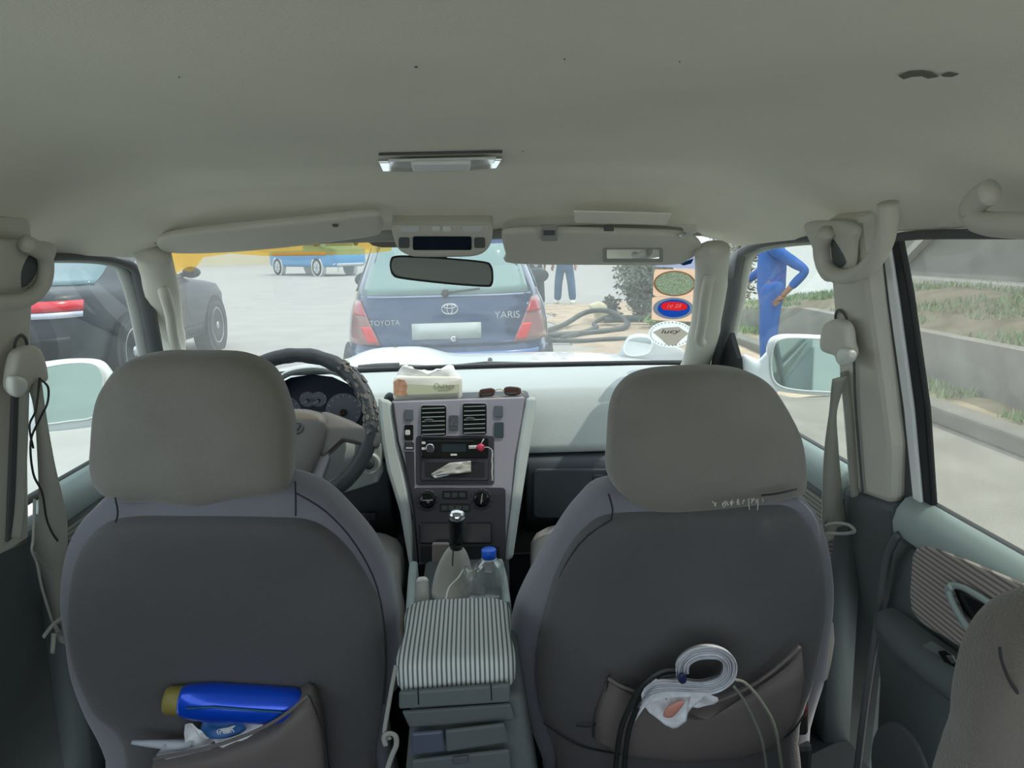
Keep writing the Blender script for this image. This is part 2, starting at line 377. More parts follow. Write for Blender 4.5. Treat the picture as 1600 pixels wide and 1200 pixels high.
# right front door, left front door
for sg, nm in ((1, 'door_2'), (-1, 'door_1')):
    zz = 0 if sg > 0 else .012
    p2 = [(x, z+zz) for x, z in lowp]; r2 = [(x, z+zz-.015) for x, z in railp]
    d = sweep(nm, p2, sg, 1.27, 2.05, M['door'], kind='structure', smooth='auto')
    sweep('belt_rail', [(x, z) for x, z in r2], sg, 1.27, 2.05, M['rail'], d, smooth='auto', bevel=.004)
    sweep('fabric_insert', [(.668, .925+zz), (.664, .92+zz), (.664, .80+zz), (.668, .79+zz), (.69, .80+zz)], sg, 1.28, 1.95, M['ins2'], d)
    m_ = MB(); m_.tube([sidept(sg, y, .992+zz, .002) for y in (1.2, 1.6, 2.0)], .008, 8); m_.build('window_seal', M['seal'], d, smooth=True)
d = sweep('door_4', lowp, -1, 1.0, -.3, M['door'], kind='structure', smooth='auto')
sweep('belt_rail', railp, -1, 1.0, -.3, M['rail'], d, smooth='auto', bevel=.004)
# B-pillars
def slab(name, pl, uv, th, m, parent=None, smooth=False, bevel=.004, n=0, **k):
    pts = px(pl, *uv)
    if n: pts = sm(pts, n)
    mb = MB(); mb.prism(pts, pl[1]*th); return mb.build(name, m, parent, bevel=bevel, smooth=smooth, **k)
slab('wall_right', off(SR, -.030), [(1288, 340), (1345, 335), (1352, 400), (1362, 480), (1382, 620), (1392, 700), (1391, 790), (1322, 765), (1318, 700), (1306, 560), (1296, 440)], .03, M['trim'], kind='structure', bevel=.012)
slab('trim_11', off(SR, -.006), [(1343, 400), (1378, 395), (1390, 480), (1414, 640), (1428, 785), (1423, 800), (1412, 830), (1396, 880), (1384, 980), (1366, 1120), (1355, 1240), (1325, 1240), (1390, 800), (1386, 640), (1362, 480)], .02, M['seal'], kind='structure')
slab('trim_12', off(SR, -.009), [(1377, 380), (1388, 380), (1403, 480), (1425, 640), (1439, 790), (1426, 790), (1411, 640), (1389, 480)], .006, M['white'], kind='structure')
slab('trim_13', off(SR, -.004), [(1388, 372), (1403, 372), (1420, 460), (1446, 640), (1457, 796), (1438, 796), (1425, 640), (1403, 480)], .01, M['black'], kind='structure')
slab('wall_right_lower', off(SR, -.034), [(1316, 762), (1392, 790), (1400, 830), (1384, 960), (1366, 1120), (1350, 1260), (1262, 1260), (1280, 1100), (1300, 960), (1308, 830)], .04, M['lower'], kind='structure', bevel=.012)
slab('wall_left', off(SL, -.030), [(-60, 330), (52, 340), (58, 400), (55, 480), (50, 600), (48, 700), (50, 855), (-60, 900)], .03, M['trim'], kind='structure', bevel=.012)
slab('wall_left_lower', off(SL, -.030), [(-80, 885), (0, 858), (48, 828), (100, 800), (132, 1000), (160, 1260), (-80, 1300)], .04, M['lower'], kind='structure', bevel=.01)
slab('trim_14', off(SL, -.034), [(22, 600), (40, 600), (36, 700), (28, 835), (12, 848), (18, 700)], .01, M['seal'], kind='structure', bevel=.002)
# floor, front bulkhead and under-dash darkness, tunnel
mb = MB(); mb.box((0, .7, .44), (1.44, 3.2, .04)); mb.build('floor', M['carpet'], kind='structure')
mb = MB(); mb.box((0, 2.25, .66), (1.46, .04, .70)); mb.build('wall_front', M['carpet'], kind='structure')

# ================================================================ DASHBOARD
dsh = thing('dashboard', 'light grey dashboard across the car under the windshield with a purple grey centre panel', 'dashboard', (0, 1.9, .5))
# upper pad: profile swept over x, (y, z)
prof_t = [(2.16, 1.02), (2.155, 1.050), (2.10, 1.058), (2.00, 1.064), (1.92, 1.066), (1.86, 1.064), (1.815, 1.054), (1.795, 1.030), (1.775, .99), (1.762, .95), (1.752, .925), (1.758, .908), (1.80, .902), (1.95, .90)]
mb = MB(); rings = []
for i in range(33):
    x = -.715+1.43*i/32; k = abs(x)/.715
    rings.append([V((x, y-(.03*k**4 if y < 2 else 0)+.0, z-.012*k**3)) for y, z in prof_t])
mb.loft(rings); mb.build('upper_pad', M['dash'], dsh, smooth='auto', bevel=.006)
prof_l = [(1.80, .905), (1.772, .903), (1.745, .895), (1.738, .875), (1.745, .80), (1.77, .74), (1.84, .68), (1.95, .66), (2.1, .70), (2.1, .905)]
for nm, x0, x1 in (('passenger_lower_panel', .150, .70), ('driver_lower_panel', -.70, -.170)):
    mb = MB(); mb.loft([[V((x0+(x1-x0)*i/8, y, z)) for y, z in prof_l] for i in range(9)]); mb.build(nm, M['dashlow'], dsh, bevel=.008, smooth='auto')
# glove box door, slightly proud
G = (V((0, 1.742, .85)), V((0, -1, -.06)).normalized())
gb = slab('glove_box', off(G, .002), rnd(832, 731, 1090, 808, 10), .010, mat('glovebox_slate', '#454b52', .45), dsh, bevel=.004)
slab('glove_box_latch', off(G, .013), rnd(926, 741, 985, 762, 4), .005, M['dsil'], gb, bevel=.002)
# black strip at the foot of the windshield
mb = MB(); mb.tube([V((x, 2.135, 1.062-.010*(x/.7)**2)) for x in [(-.72+.12*i) for i in range(13)]], .007, 8, asp=1.6); mb.build('windshield_base_strip', M['black'], dsh, smooth=True)
# centre column and stack
mb = MB(); 
mb.loft([[V((x, y, z)) for x, y, z in ((-.148*s, y0, z0), (.152*s, y0, z0), (.152*s, 1.95, z0), (-.148*s, 1.95, z0))] for s, y0, z0 in ((1.08, 1.735, 1.05), (1.0, 1.70, .95), (.82, 1.665, .84), (.66, 1.63, .70), (.66, 1.63, .4))])
mb.build('centre_column', M['dashlow'], dsh, bevel=.01, smooth='auto')
slab('side_strip', off(STK, .0), [(592, 622), (613, 628), (617, 660), (628, 715), (640, 770), (652, 875), (641, 886), (626, 800), (606, 735), (598, 690), (594, 650)], .022, M['dash'], dsh, bevel=.008)
slab('side_strip', off(STK, .0), [(822, 622), (838, 622), (834, 660), (824, 720), (813, 790), (801, 872), (786, 878), (797, 790), (806, 710), (815, 655)], .022, M['dash'], dsh, bevel=.008)
PN = off(STK, .010)
pan = slab('centre_panel', PN, [(613, 628), (716, 624.5), (820, 621), (815, 655), (804, 715), (796, 800), (785, 874), (653, 882), (645, 800), (634, 735), (620, 690)], .014, M['silver'], dsh, bevel=.004)
T = off(STK, .0245)
mb = MB(); mb.tube(px(T, (614, 630), (622, 690), (636, 737), (647, 800), (654, 880)), .0022, 6); mb.build('panel_seam', M['black'], dsh, smooth=True)
slab('lower_recess', off(STK, .0242), rnd(645, 762, 790, 878, 6), .001, M['dsil'], pan, bevel=0)
slab('radio_surround', T, rnd(650, 681, 772, 758, 5), .002, M['dsil'], pan, bevel=.001)
def vent(u0, v0, u1, v1, nm='air_vent'):
    o = slab(nm, T, rnd(u0, v0, u1, v1, 4), .0015, M['blk'], pan, bevel=0)
    mb = MB(); n = 7
    for i in range(n):
        v = v0+(i+.6)*(v1-v0)/n
        a, b = PL(u0+2, v+1, T), PL(u1-2, v-.2, T)
        mb.box((a+b)/2+STK[1]*.006, ((b-a).length, .012, .0022), Matrix.Rotation(math.radians(-12), 3, 'X'))
    mb.build('vent_slats', M['rail'], o)
    mb = MB(); cc = PL(u0*.7+u1*.3, (v0+v1)/2-1, off(T, .010)); mb.puff([cc+V((.011*math.cos(t), 0, .0035*math.sin(t))) for t in [k/12*2*math.pi for k in range(12)]], (0, -1, 0), .004, .004, 3, 3); mb.build('vent_tab', M['dashlow'], o, smooth=True)
    mb = MB(); mb.tube([p for p in px(off(STK, .0265), *rnd(u0-1, v0-1, u1+1, v1+1, 4))], .0013, 6, closed=True); mb.build('vent_rim', M['silver'], o, smooth=True)
vent(658, 634, 697, 681); vent(723, 631, 760, 679)
def btn(r, m, nm='button', rad=2, th=.004, par=None): return slab(nm, T, rnd(*r, rad), th, m, par or pan, bevel=.0012)
bg1 = mat('button_grey', '#5c666c', .4)
btn((632, 640, 646, 657), bg1); b2 = btn((632, 664, 646, 688), M['blk'], 'mirror_switch'); slab('rocker', off(T, .004), rnd(633, 672, 641, 680, 2), .003, M['wplas'], b2, bevel=.001)
b3 = btn((632, 691, 647, 703), M['dsil'], 'dimmer_switch'); slab('white_mark', off(T, .004), rnd(634, 699, 645, 701, .8), .001, M['wplas'], b3, bevel=0)
slab('cubby', off(T, -.0005), [(632, 706), (647, 706), (648, 760), (644, 780), (636, 735)], .001, M['dsil'], pan, bevel=0)
btn((772, 634, 786, 652), bg1); btn((772, 660, 787, 684), mat('button_teal_grey', '#3c4a4f', .35))
hz = btn((702, 649, 716, 673), M['dashlow'], 'hazard_button')
tri = [PL(u, v, off(T, .0045)) for u, v in ((709, 655), (713.5, 664), (704.5, 664))]
mb = MB(); mb.tube(tri, .0006, 6, closed=True); mb.build('hazard_triangle', mat('hazard_red', '#b9a6a6', .5), hz)
# radio
rd = slab('radio', off(T, .001), rnd(658, 685, 763, 716, 3), .006, M['blk'], pan, bevel=.0015)
slab('disc_slot', off(T, .0075), rnd(668, 688, 740, 690, .8), .0008, M['black'], rd, bevel=0)
slab('radio_display', off(T, .0072), rnd(690, 694, 728, 706, 1.5), .0008, mat('radio_display', '#27343a', .1), rd, bevel=0)
slab('radio_badge', off(T, .0072), rnd(704, 709, 714, 712, .8), .0008, M['wplas'], rd, bevel=0)
mb = MB(); c_ = PL(672.5, 701, T); mb.lathe(c_, STK[1], [(.005, .0105), (.016, .0100), (.018, .0085)], 20); k_ = mb.build('volume_knob', M['chrome'], rd, smooth='auto')
mb = MB(); mb.lathe(c_, STK[1], [(.0175, .0078), (.019, .0070)], 20); mb.build('knob_cap', M['dsil'], k_)
mb = MB(); mb.prism(px(off(T, .007), *rnd(659, 699, 666, 703, 1.5)), STK[1]*.002); mb.prism(px(off(T, .007), *rnd(659, 690, 665, 694, 1.5)), STK[1]*.002); mb.build('radio_button', M['wplas'], rd)
# storage slot
st = slab('storage_slot', off(T, .001), rnd(658, 718, 763, 751, 3), .005, M['dsil'], pan, bevel=.0015)
slab('slot_opening', off(T, .0063), rnd(664, 722, 757, 746, 3), .0006, M['black'], st, bevel=0)
# climate knobs and buttons
for cu, cv, nm, a in ((668, 782, 'fan_knob', 0), (752.5, 780, 'temperature_knob', 80)):
    mb = MB(); c_ = PL(cu, cv, T); mb.lathe(c_, STK[1], [(0, .0235), (.004, .0235), (.0045, .021), (.004, .019)], 28); k_ = mb.build(nm, M['dsil'], pan, smooth='auto')
    mb = MB(); mb.lathe(c_, STK[1], [(.001, .0185), (.012, .0170), (.014, .0155)], 28); mb.build('knob_body', M['blk'], k_, smooth='auto')
    B = basis((1, 0, 0), STK[1]); mb = MB(); d_ = B @ V((math.cos(math.radians(a)), math.sin(math.radians(a)), 0))
    mb.tube([c_+STK[1]*.0145-d_*.010, c_+STK[1]*.0145+d_*.012], .0008, 6); mb.build('knob_pointer', M['wplas'], k_)
    mb = MB()
    for q in range(9):
        t_ = math.radians(-30+30*q); d_ = B @ V((math.cos(t_), math.sin(t_), 0)); mb.box(c_+d_*.0215+STK[1]*.0052, (.0018, .0012, .0018))
    mb.build('dial_marks', mat('dial_marks', '#7f8a92', .5), k_)
o_ = slab('climate_display', T, rnd(691, 767, 730, 780, 2), .003, M['blk'], pan, bevel=.001)
for q in range(3): slab('climate_button', off(T, .003), rnd(694+12*q, 770, 703+12*q, 777, 1), .0015, M['dashlow'], o_, bevel=0)
o_ = slab('climate_button_row', T, rnd(687, 787, 735, 800, 2), .003, M['blk'], pan, bevel=.001)
for q in range(4): slab('climate_button', off(T, .003), rnd(690+11*q, 790, 699+11*q, 797, 1), .0015, M['dashlow'], o_, bevel=0)
o_ = slab('ashtray_door', off(T, -.004), rnd(655, 816, 769, 850, 4), .012, mat('glossy_ashtray', '#34343b', .18), pan, bevel=.004)
slab('open_tray', off(T, .0006), rnd(657, 854, 780, 880, 3), .001, M['black'], pan, bevel=0)
# instrument binnacle and gauges
BI = (V((0, 1.762, 1.0)), V((0, -1, .30)).normalized())
mb = MB()
arc = [(408, 660), (412, 625), (428, 598), (452, 582), (488, 576), (522, 580), (552, 594), (574, 616), (583, 650), (588, 690)]
ou = sm([Y(u, v, 1.70) for u, v in arc], 4, False); inn = sm([Y(500+(u-500)*.95, 640+(v-640)*.93, 1.775) for u, v in arc], 4, False)
ouT = sm([Y(500+(u-500)*1.02, 640+(v-640)*1.04, 1.74) for u, v in arc], 4, False)
back = sm([Y(500+(u-500)*1.0, 640+(v-640)*.98, 1.88) for u, v in arc], 4, False)
mb.loft([inn, ou, ouT, back], close=False, cap=False); mb.build('binnacle_hood', M['dash'], dsh, smooth=True, solid=.004)
slabc = lambda nm, pl, c, r, m, par, th=.003, **k: slab(nm, pl, ell(c[0], c[1], r[0], r[1], 32), th, m, par, **k)
cl = slab('instrument_cluster', BI, [(405, 700), (410, 630), (430, 603), (455, 590), (488, 585), (520, 589), (548, 602), (568, 625), (575, 660), (575, 700)], .004, mat('cluster_navy', '#0f1c33', .2), dsh, bevel=.001)
gm = mat('gauge_face', '#6b6f7d', .4)
for c_, r_ in (((481, 624), (13, 12)), ((498, 624), (13, 12)), ((446, 646), (26, 27)), ((537, 641), (28, 27))):
    g = slabc('gauge', off(BI, .005), c_, r_, gm, cl, .002, bevel=.001)
    slabc('gauge_hub', off(BI, .0075), (c_[0], c_[1]+r_[1]*.15), (r_[0]*.2, r_[0]*.2), M['blk'], g, .002, bevel=0)
    mb = MB(); p0 = PL(c_[0], c_[1]+r_[1]*.15, off(BI, .010)); p1 = PL(c_[0]-r_[0]*.65, c_[1]+r_[1]*.6, off(BI, .010)); mb.tube([p0, p1], [.0012, .0005], 5); mb.build('gauge_needle', mat('needle', '#c0392b', .5) if r_[0] > 20 else M['wplas'], g)
    mb = MB()
    for q in range(11 if r_[0] > 20 else 5):
        t_ = math.radians(150+240*q/(10 if r_[0] > 20 else 4)); a_, b_ = [PL(c_[0]+r_[0]*s_*math.cos(t_), c_[1]+r_[1]*s_*math.sin(t_), off(BI, .0078)) for s_ in (.78, .92)]
        mb.tube([a_, b_], .0008, 4)
    mb.build('gauge_ticks', M['wplas'], g)
# ignition lock, column shroud, knee panel
mb = MB(); mb.loft([[V((-.345+.10*s*math.cos(t), y, z0+.075*s*math.sin(t))) for t in [k/16*2*math.pi for k in range(16)]] for s, y, z0 in ((1.25, 1.80, .93), (1.15, 1.74, .945), (.9, 1.66, .965))]); mb.build('column_shroud', M['dash'], dsh, smooth='auto')
slab('knee_panel', (V((0, 1.735, .9)), V((0, -1, 0))), [(400, 700), (596, 690), (600, 735), (592, 752), (560, 762), (525, 772), (480, 775), (400, 780)], .012, M['dash'], dsh, bevel=.006)
ig = (V((0, 1.722, .9)), V((0, -1, 0))); mb = MB(); c_ = PL(577, 724, ig)
mb.lathe(c_, (0, -1, 0), [(-.01, .026), (.004, .026), (.008, .022), (.004, .019), (.003, .004)], 28); lk = mb.build('ignition_lock', M['wplas'], dsh, smooth='auto')
mb = MB(); mb.lathe(c_, (0, -1, 0), [(.002, .013), (.010, .012), (.011, .008)], 20); mb.box(c_+V((0, -.012, 0)), (.002, .004, .012), mi=0); mb.build('key_barrel', M['dashlow'], lk, smooth='auto')
# small fuse cover low on the driver side
slab('hood_release', (V((0, 1.735, .8)), V((0, -1, 0))), rnd(566, 800, 588, 812, 2), .01, M['dsil'], dsh, bevel=.002)

# ---- steering wheel (its own thing)
SWN = V((0, -math.cos(math.radians(33)), math.sin(math.radians(33)))); SWC = Y(455, 668, 1.60)
WP = (SWC, SWN); B = basis((1, 0, 0), SWN)
swh = thing('steering_wheel', 'worn dark grey steering wheel behind the left front headrest', 'steering wheel', SWC)
mb = MB(); RW = .168
pts = [SWC + B @ V((RW*math.cos(t), RW*math.sin(t), 0)) for t in [k/72*2*math.pi for k in range(72)]]
mb.tube(pts, [.0165+.0012*math.sin(k*1.7)*(1 if 6 < k < 20 else 0) for k in range(72)], 14, closed=True)
mb.build('rim', mat('worn_rim_leather', '#3d4246', .5, bump=.5, bscale=120, var=.15, vscale=25), swh, smooth=True)
mb = MB()   # peeled patches on the right of the rim
for k in range(90):
    t = math.radians(-8+random.random()*62); a = random.random()*5.2; d = B @ V((math.cos(t), math.sin(t), 0)); r = .0172
    c_ = SWC+d*(RW+r*math.cos(a))+SWN*(r*math.sin(a)); nn = (d*math.cos(a)+SWN*math.sin(a))
    bb = basis(B @ V((-math.sin(t), math.cos(t), 0)), nn); s = .002+random.random()*.0048
    mb.prism([c_+bb @ V((s*(1+.4*random.random())*math.cos(q), s*.7*math.sin(q), 0)) for q in [j/7*2*math.pi for j in range(7)]], nn*.0015)
mb.build('peeled_leather', mat('peeled_leather', '#77736d', .9, var=.2, vscale=80), swh)
hubm = mat('wheel_pad', '#757370', .55, bump=.2, bscale=500)
def puffpx(nm, pl, uv, d1, d2, m, par=None, e=3, n=7, k=4, **kw):
    pts = sm(px(pl, *uv), k); mb = MB(); mb.puff(pts, pl[1], d1, d2, n, e); return mb.build(nm, m, par, smooth=True, **kw)
hub = puffpx('hub_pad', WP, [(400, 655), (425, 645), (455, 642), (490, 644), (512, 656), (510, 690), (498, 722), (484, 748), (455, 752), (426, 748), (412, 722), (400, 690)], .030, .02, hubm, swh, e=4)
for sx in (1, -1):
    f = lambda L: [(u if sx > 0 else 910-u, v) for u, v in L]
    puffpx('spoke', off(WP, -.002), f([(500, 647), (540, 655), (566, 667), (592, 678), (590, 700), (560, 694), (535, 690), (518, 700), (506, 716), (496, 700)]), .016, .012, hubm, swh, e=4)
    puffpx('spoke', off(WP, -.004), f([(502, 706), (516, 712), (510, 735), (506, 752), (518, 764), (508, 778), (486, 778), (480, 745)]), .012, .012, M['silver'], swh, e=4)
EP = off(WP, .0315)
mb = MB(); mb.tube(px(EP, *ell(463, 669, 10.5, 8, 24, -8)), .0011, 6, closed=True)
for L in ([(457.5, 674.5), (460.5, 664.5)], [(464.5, 673.5), (468, 663.5)], [(459, 669.5), (463, 668.2), (467, 668.5)]): mb.tube(px(EP, *L), .0013, 6)
mb.build('wheel_emblem', M['dashlow'], swh, smooth=True)

# ---- things on the dashboard
# tissue pack
tp = thing('tissue_pack', 'white packet of tissues lying on top of the dashboard centre', 'tissue pack', Y(668, 626, 1.73))
TPp = (V((0, 1.735, 1.08)), V((0, -1, .12)).normalized())
wrapm = mat('tissue_wrap', '#f1efe2', .35, var=.03, vscale=30)
mb = MB(); fr = px(TPp, *rnd(614, 588, 722, 628, 8)); rings = []
c0 = sum(fr, V())/len(fr)
for s, dy, dz in ((.92, -.004, 0), (1.0, .003, 0), (1.0, .025, -.002), (.98, .05, -.004), (.95, .07, -.004), (.85, .076, -.004)):
    rings.append([c0+(p-c0)*s+V((.0, dy, dz+.004*noise.noise(p*30+V((0, dy*20, 0))))) for p in fr])
mb.loft(rings); pk = mb.build('wrapper', wrapm, tp, smooth=True)
mb = MB(); base = px((V((0, 1.77, 1.1)), V((0, -1, 0))), (622, 596), (624, 578), (636, 571), (650, 579), (668, 582), (688, 577), (704, 571), (714, 580), (720, 598), (670, 602))
mb.puff(sm(base, 3), (0, -1, .2), .02, .03, 5, 2.6); 
for i_, p in enumerate(mb.v): mb.v[i_] = p+V((0, .014, .006))*noise.noise(p*42)+V((.003, .003, .003))*noise.noise(p*110)
mb.build('crumpled_tissue', mat('tissue', '#f7f7f5', .85), tp, smooth=True)
A_ = off(TPp, .0046)
slab('hand_picture', A_, [(615, 597), (622, 592), (632, 594), (637, 603), (635, 612), (638, 619), (616, 618)], .0006, mat('picture_skin', '#d9a583', .5, var=.25, vscale=90), tp, bevel=0)
slab('green_band', off(TPp, .0040), [(632, 600), (660, 601), (690, 603), (718, 600), (718, 614), (636, 617)], .0006, mat('pale_green_print', '#dfe3bf', .5), tp, bevel=0)
text('Outage', .016, PL(694, 603, off(TPp, .0055)), basis((1, 0, -.02), TPp[1]), mat('print_grey', '#a6a58e', .6), 'pack_lettering', tp)
mb = MB(); mb.tube(px(off(TPp, .0052), (684, 609.5), (704, 608.5)), .0005, 4); mb.build('pack_underline', bpy.data.materials['print_grey'], tp)
# sunglasses
sg = thing('sunglasses', 'brown tinted rimless sunglasses resting folded on the dashboard', 'sunglasses', Y(782, 620, 1.75))
GP = (V((0, 1.745, 1.07)), V((0, -1, .35)).normalized())
lens = mat('brown_lens', '#4a3532', .12, coat=.5)
for L in ([(748, 616), (750, 609), (757, 607), (768, 606), (773, 608), (773, 615), (769, 619), (757, 620), (750, 620)], [(787, 608), (792, 604), (803, 604), (813, 606), (814, 613), (810, 617), (796, 618), (789, 616)]):
    puffpx('lens', GP, L, .003, .002, lens, sg, e=2.4, n=4, k=3)
gf = mat('gold_frame', '#c9b8a0', .3, metal=.6)
mb = MB(); mb.tube(px(off(GP, .002), (773, 611), (778, 608), (783, 608), (788, 611)), .0011, 6); mb.build('bridge', gf, sg, smooth=True)
for L in ([(748, 617), (752, 621), (790, 619), (812, 618)], [(814, 612), (819, 616), (812, 621), (772, 621), (756, 622)]): 
    mb = MB(); mb.tube(sm(px(off(GP, -.004), *L), 4, False), .0013, 6); mb.build('temple', gf, sg, smooth=True)
# dark small object left of the tissues (phone holder foot)
mb = MB(); mb.puff(sm(px((V((0, 1.78, 1.07)), V((0, -1, 0))), (600, 626), (602, 617), (609, 613), (616, 618), (616, 627)), 3), (0, -1, 0), .012, .012, 4, 2.6)
mb.build('cable_clip', M['dashlow'], smooth=True, label='small dark rounded clip on the dashboard left of the tissue pack', cat='clip')
# usb stick with red charm in the radio, bead chain
us = thing('usb_stick', 'pale usb stick with a red charm plugged into the car radio', 'usb stick', PL(745, 699, off(T, .012)))
mb = MB(); mb.box(PL(739.5, 698.5, off(T, .014)), (.020, .008, .006)); mb.build('stick_body', M['wplas'], us, bevel=.001)
mb = MB(); mb.puff(sm(px(off(T, .018), (744, 698), (750, 693), (756, 695), (757, 701), (752, 706), (746, 703)), 3), STK[1], .006, .006, 4, 2.2); mb.build('red_charm', mat('red_charm', '#c6365a', .4), us, smooth=True)
mb = MB(); mb.tube(px(off(T, .018), (751, 695), (754, 689), (756, 686)), .0013, 6); mb.tube(sm(px(off(T, .018), (756, 699), (763, 699), (769, 703)), 3, False), .0009, 6); mb.build('charm_cord', M['wplas'], us, smooth=True)
mb = MB()
for q in range(16):
    p = PL(769+.3*math.sin(q), 705+q*3, off(T, .012)); mb.lathe(p, (0, 0, 1), [(-.0022, .0004), (-.0012, .0019), (.0012, .0019), (.0022, .0004)], 8)
mb.build('bead_chain', M['wplas'], us, smooth=True)
# papers in the slot
mb = MB(); cp = mat('foil_paper', '#c9c6be', .35, metal=.2)
fn = lambda s, t: PL(674+62*s, 744-3*s-(4+14*min(1, 2.2*s))*t-3*s, off(T, .008+.006*math.sin(3.1*s)+.004*noise.noise(V((s*5, t*4, 2)))))
mb.grid(fn, 20, 8); mb.build('folded_leaflet', cp, smooth=True, solid=.0006, label='crumpled shiny leaflet stuffed in the slot under the radio', cat='leaflet')
mb = MB(); mb.prism(px(off(T, .0085), (676, 744), (690, 738), (715, 735), (700, 743), (680, 747)), STK[1]*.0012)
mb.build('paper_slip', M['paper'], bevel=.0003, label='white paper slip lying in front of the crumpled leaflet in the radio slot', cat='paper')

# ================================================================ SEATS
SP = (V((0, 1.08, 1.05)), V((0, -1, -.25)).normalized())
def seam(nm, pl, uv, m, par, r=.0016, closed=False):
    mb = MB(); mb.tube(sm(px(pl, *uv), 4, closed), r, 6, closed=closed); return mb.build(nm, m, par, smooth=True)
def wrinkle(mb, amp, sc_, seed=0):
    for i, p in enumerate(mb.v): mb.v[i] = p+V((noise.noise(p*sc_+V((seed, 0, 0))), noise.noise(p*sc_+V((0, seed+9, 0))), noise.noise(p*sc_+V((0, 5, seed)))))*amp
def seat(name, label, hrY, hr, back, panel, seams, cx, pile_cx, hem):
    t = thing(name, label, 'car seat', (cx, 1.3, .46))
    # headrest
    HP = (V((0, hrY, 1.1)), V((0, -1, -.05)).normalized())
    mb = MB(); mb.puff(sm(px(HP, *hr), 5), HP[1], .055, .065, 10, 3.4); wrinkle(mb, .0035, 14, 3)
    h = mb.build('headrest', M['hr'], t, smooth=True)
    mb = MB(); mb.tube(sm(px(off(HP, .012), *hem), 5, False), .0035, 6); mb.build('cover_hem', M['hr'], h, smooth=True)
    for s in (-.065, .065):
        mb = MB(); p = Y((hr[0][0]+hr[0][0]+300)/2, 760, hrY); c_ = V((cx+s, hrY+.03, 1.02)); mb.tube([c_+V((0, .05, -.14)), c_+V((0, 0, .04))], .006, 8); mb.build('headrest_post', M['chrome'], t, smooth=True)
    mb = MB(); mb.puff(sm(px(SP, *back), 5), SP[1], .045, .10, 10, 3.2); wrinkle(mb, .004, 8, 1)
    b = mb.build('backrest', M['seats'], t, smooth=True)
    mb = MB(); mb.puff(sm(px(off(SP, .028), *panel), 5), SP[1], .036, .03, 10, 5); wrinkle(mb, .003, 9, 5)
    pn = mb.build('back_panel', M['seat'], t, smooth=True)
    for s_ in seams: seam('seam', off(SP, s_[1]), s_[0], M['thread'], b, .0013)
    # cushion
    mb = MB(); cc = V((pile_cx, 1.42, .70)); 
    mb.puff(sm([cc+V((x, y, 0)) for x, y in ((-.235, -.26), (.235, -.26), (.24, .1), (.21, .27), (0, .29), (-.21, .27), (-.24, .1))], 5), (0, 0, 1), .075, .09, 8, 4)
    mb.build('seat_cushion', M['cush'], t, smooth=True)
    mb = MB(); mb.box((pile_cx, 1.42, .60), (.44, .46, .14)); mb.box((pile_cx-.2, 1.42, .495), (.04, .5, .07)); mb.box((pile_cx+.2, 1.42, .495), (.04, .5, .07)); mb.build('seat_base', M['carpet'], t, bevel=.01)
    return t
hrL = [(151, 700), (154, 640), (166, 602), (198, 567), (248, 553), (310, 549), (372, 553), (417, 571), (443, 605), (455, 650), (459, 700), (457, 745), (444, 762), (395, 771), (330, 786), (265, 778), (200, 777), (170, 764), (156, 740)]
backL = [(185, 768), (150, 790), (119, 830), (104, 890), (100, 960), (112, 1040), (135, 1110), (170, 1180), (200, 1290), (590, 1290), (607, 1130), (620, 1040), (622, 960), (608, 900), (583, 850), (540, 800), (500, 768), (440, 750), (300, 745)]
panL = [(215, 806), (160, 822), (122, 870), (110, 950), (120, 1030), (150, 1100), (200, 1150), (240, 1290), (560, 1290), (590, 1150), (602, 1050), (598, 960), (575, 900), (540, 850), (490, 814), (430, 803), (320, 800)]
sL = seat('front_seat', 'left front seat with bottle and leaflets in its back pocket, before the steering wheel', 1.08, hrL, backL, panL,
     [([(180, 778), (184, 800), (181, 816)], .046), ([(461, 752), (462, 780), (462, 806)], .046), ([(462, 770), (510, 800), (555, 850), (590, 920), (603, 1010), (600, 1100)], .046)], -.36, -.372,
     [(166, 763), (205, 776), (265, 779), (310, 783), (322, 786), (335, 780), (395, 770), (440, 762)])
hrR = [(949, 700), (953, 650), (963, 615), (985, 590), (1018, 578), (1070, 573), (1120, 573), (1165, 580), (1200, 597), (1223, 630), (1241, 675), (1252, 720), (1253, 755), (1238, 768), (1180, 781), (1120, 792), (1045, 797), (990, 790), (962, 765), (950, 735)]
backR = [(950, 765), (905, 797), (868, 845), (832, 905), (806, 965), (800, 1020), (815, 1100), (850, 1190), (875, 1290), (1235, 1290), (1262, 1130), (1285, 1050), (1297, 960), (1297, 890), (1285, 825), (1255, 780), (1200, 758), (1080, 758)]
panR = [(960, 802), (915, 825), (880, 870), (856, 930), (838, 1010), (842, 1090), (868, 1170), (890, 1290), (1215, 1290), (1245, 1120), (1268, 1050), (1284, 960), (1284, 890), (1270, 835), (1240, 796), (1180, 790), (1080, 796)]
sR = seat('front_seat', 'right front seat with rolled papers and looped cables in its back pocket', 1.09, hrR, backR, panR,
     [([(951, 772), (957, 795), (955, 812)], .046), ([(955, 812), (905, 850), (868, 920), (852, 1010)], .046)], .36, .385,
     [(985, 788), (1040, 796), (1110, 792), (1180, 781), (1225, 770)])
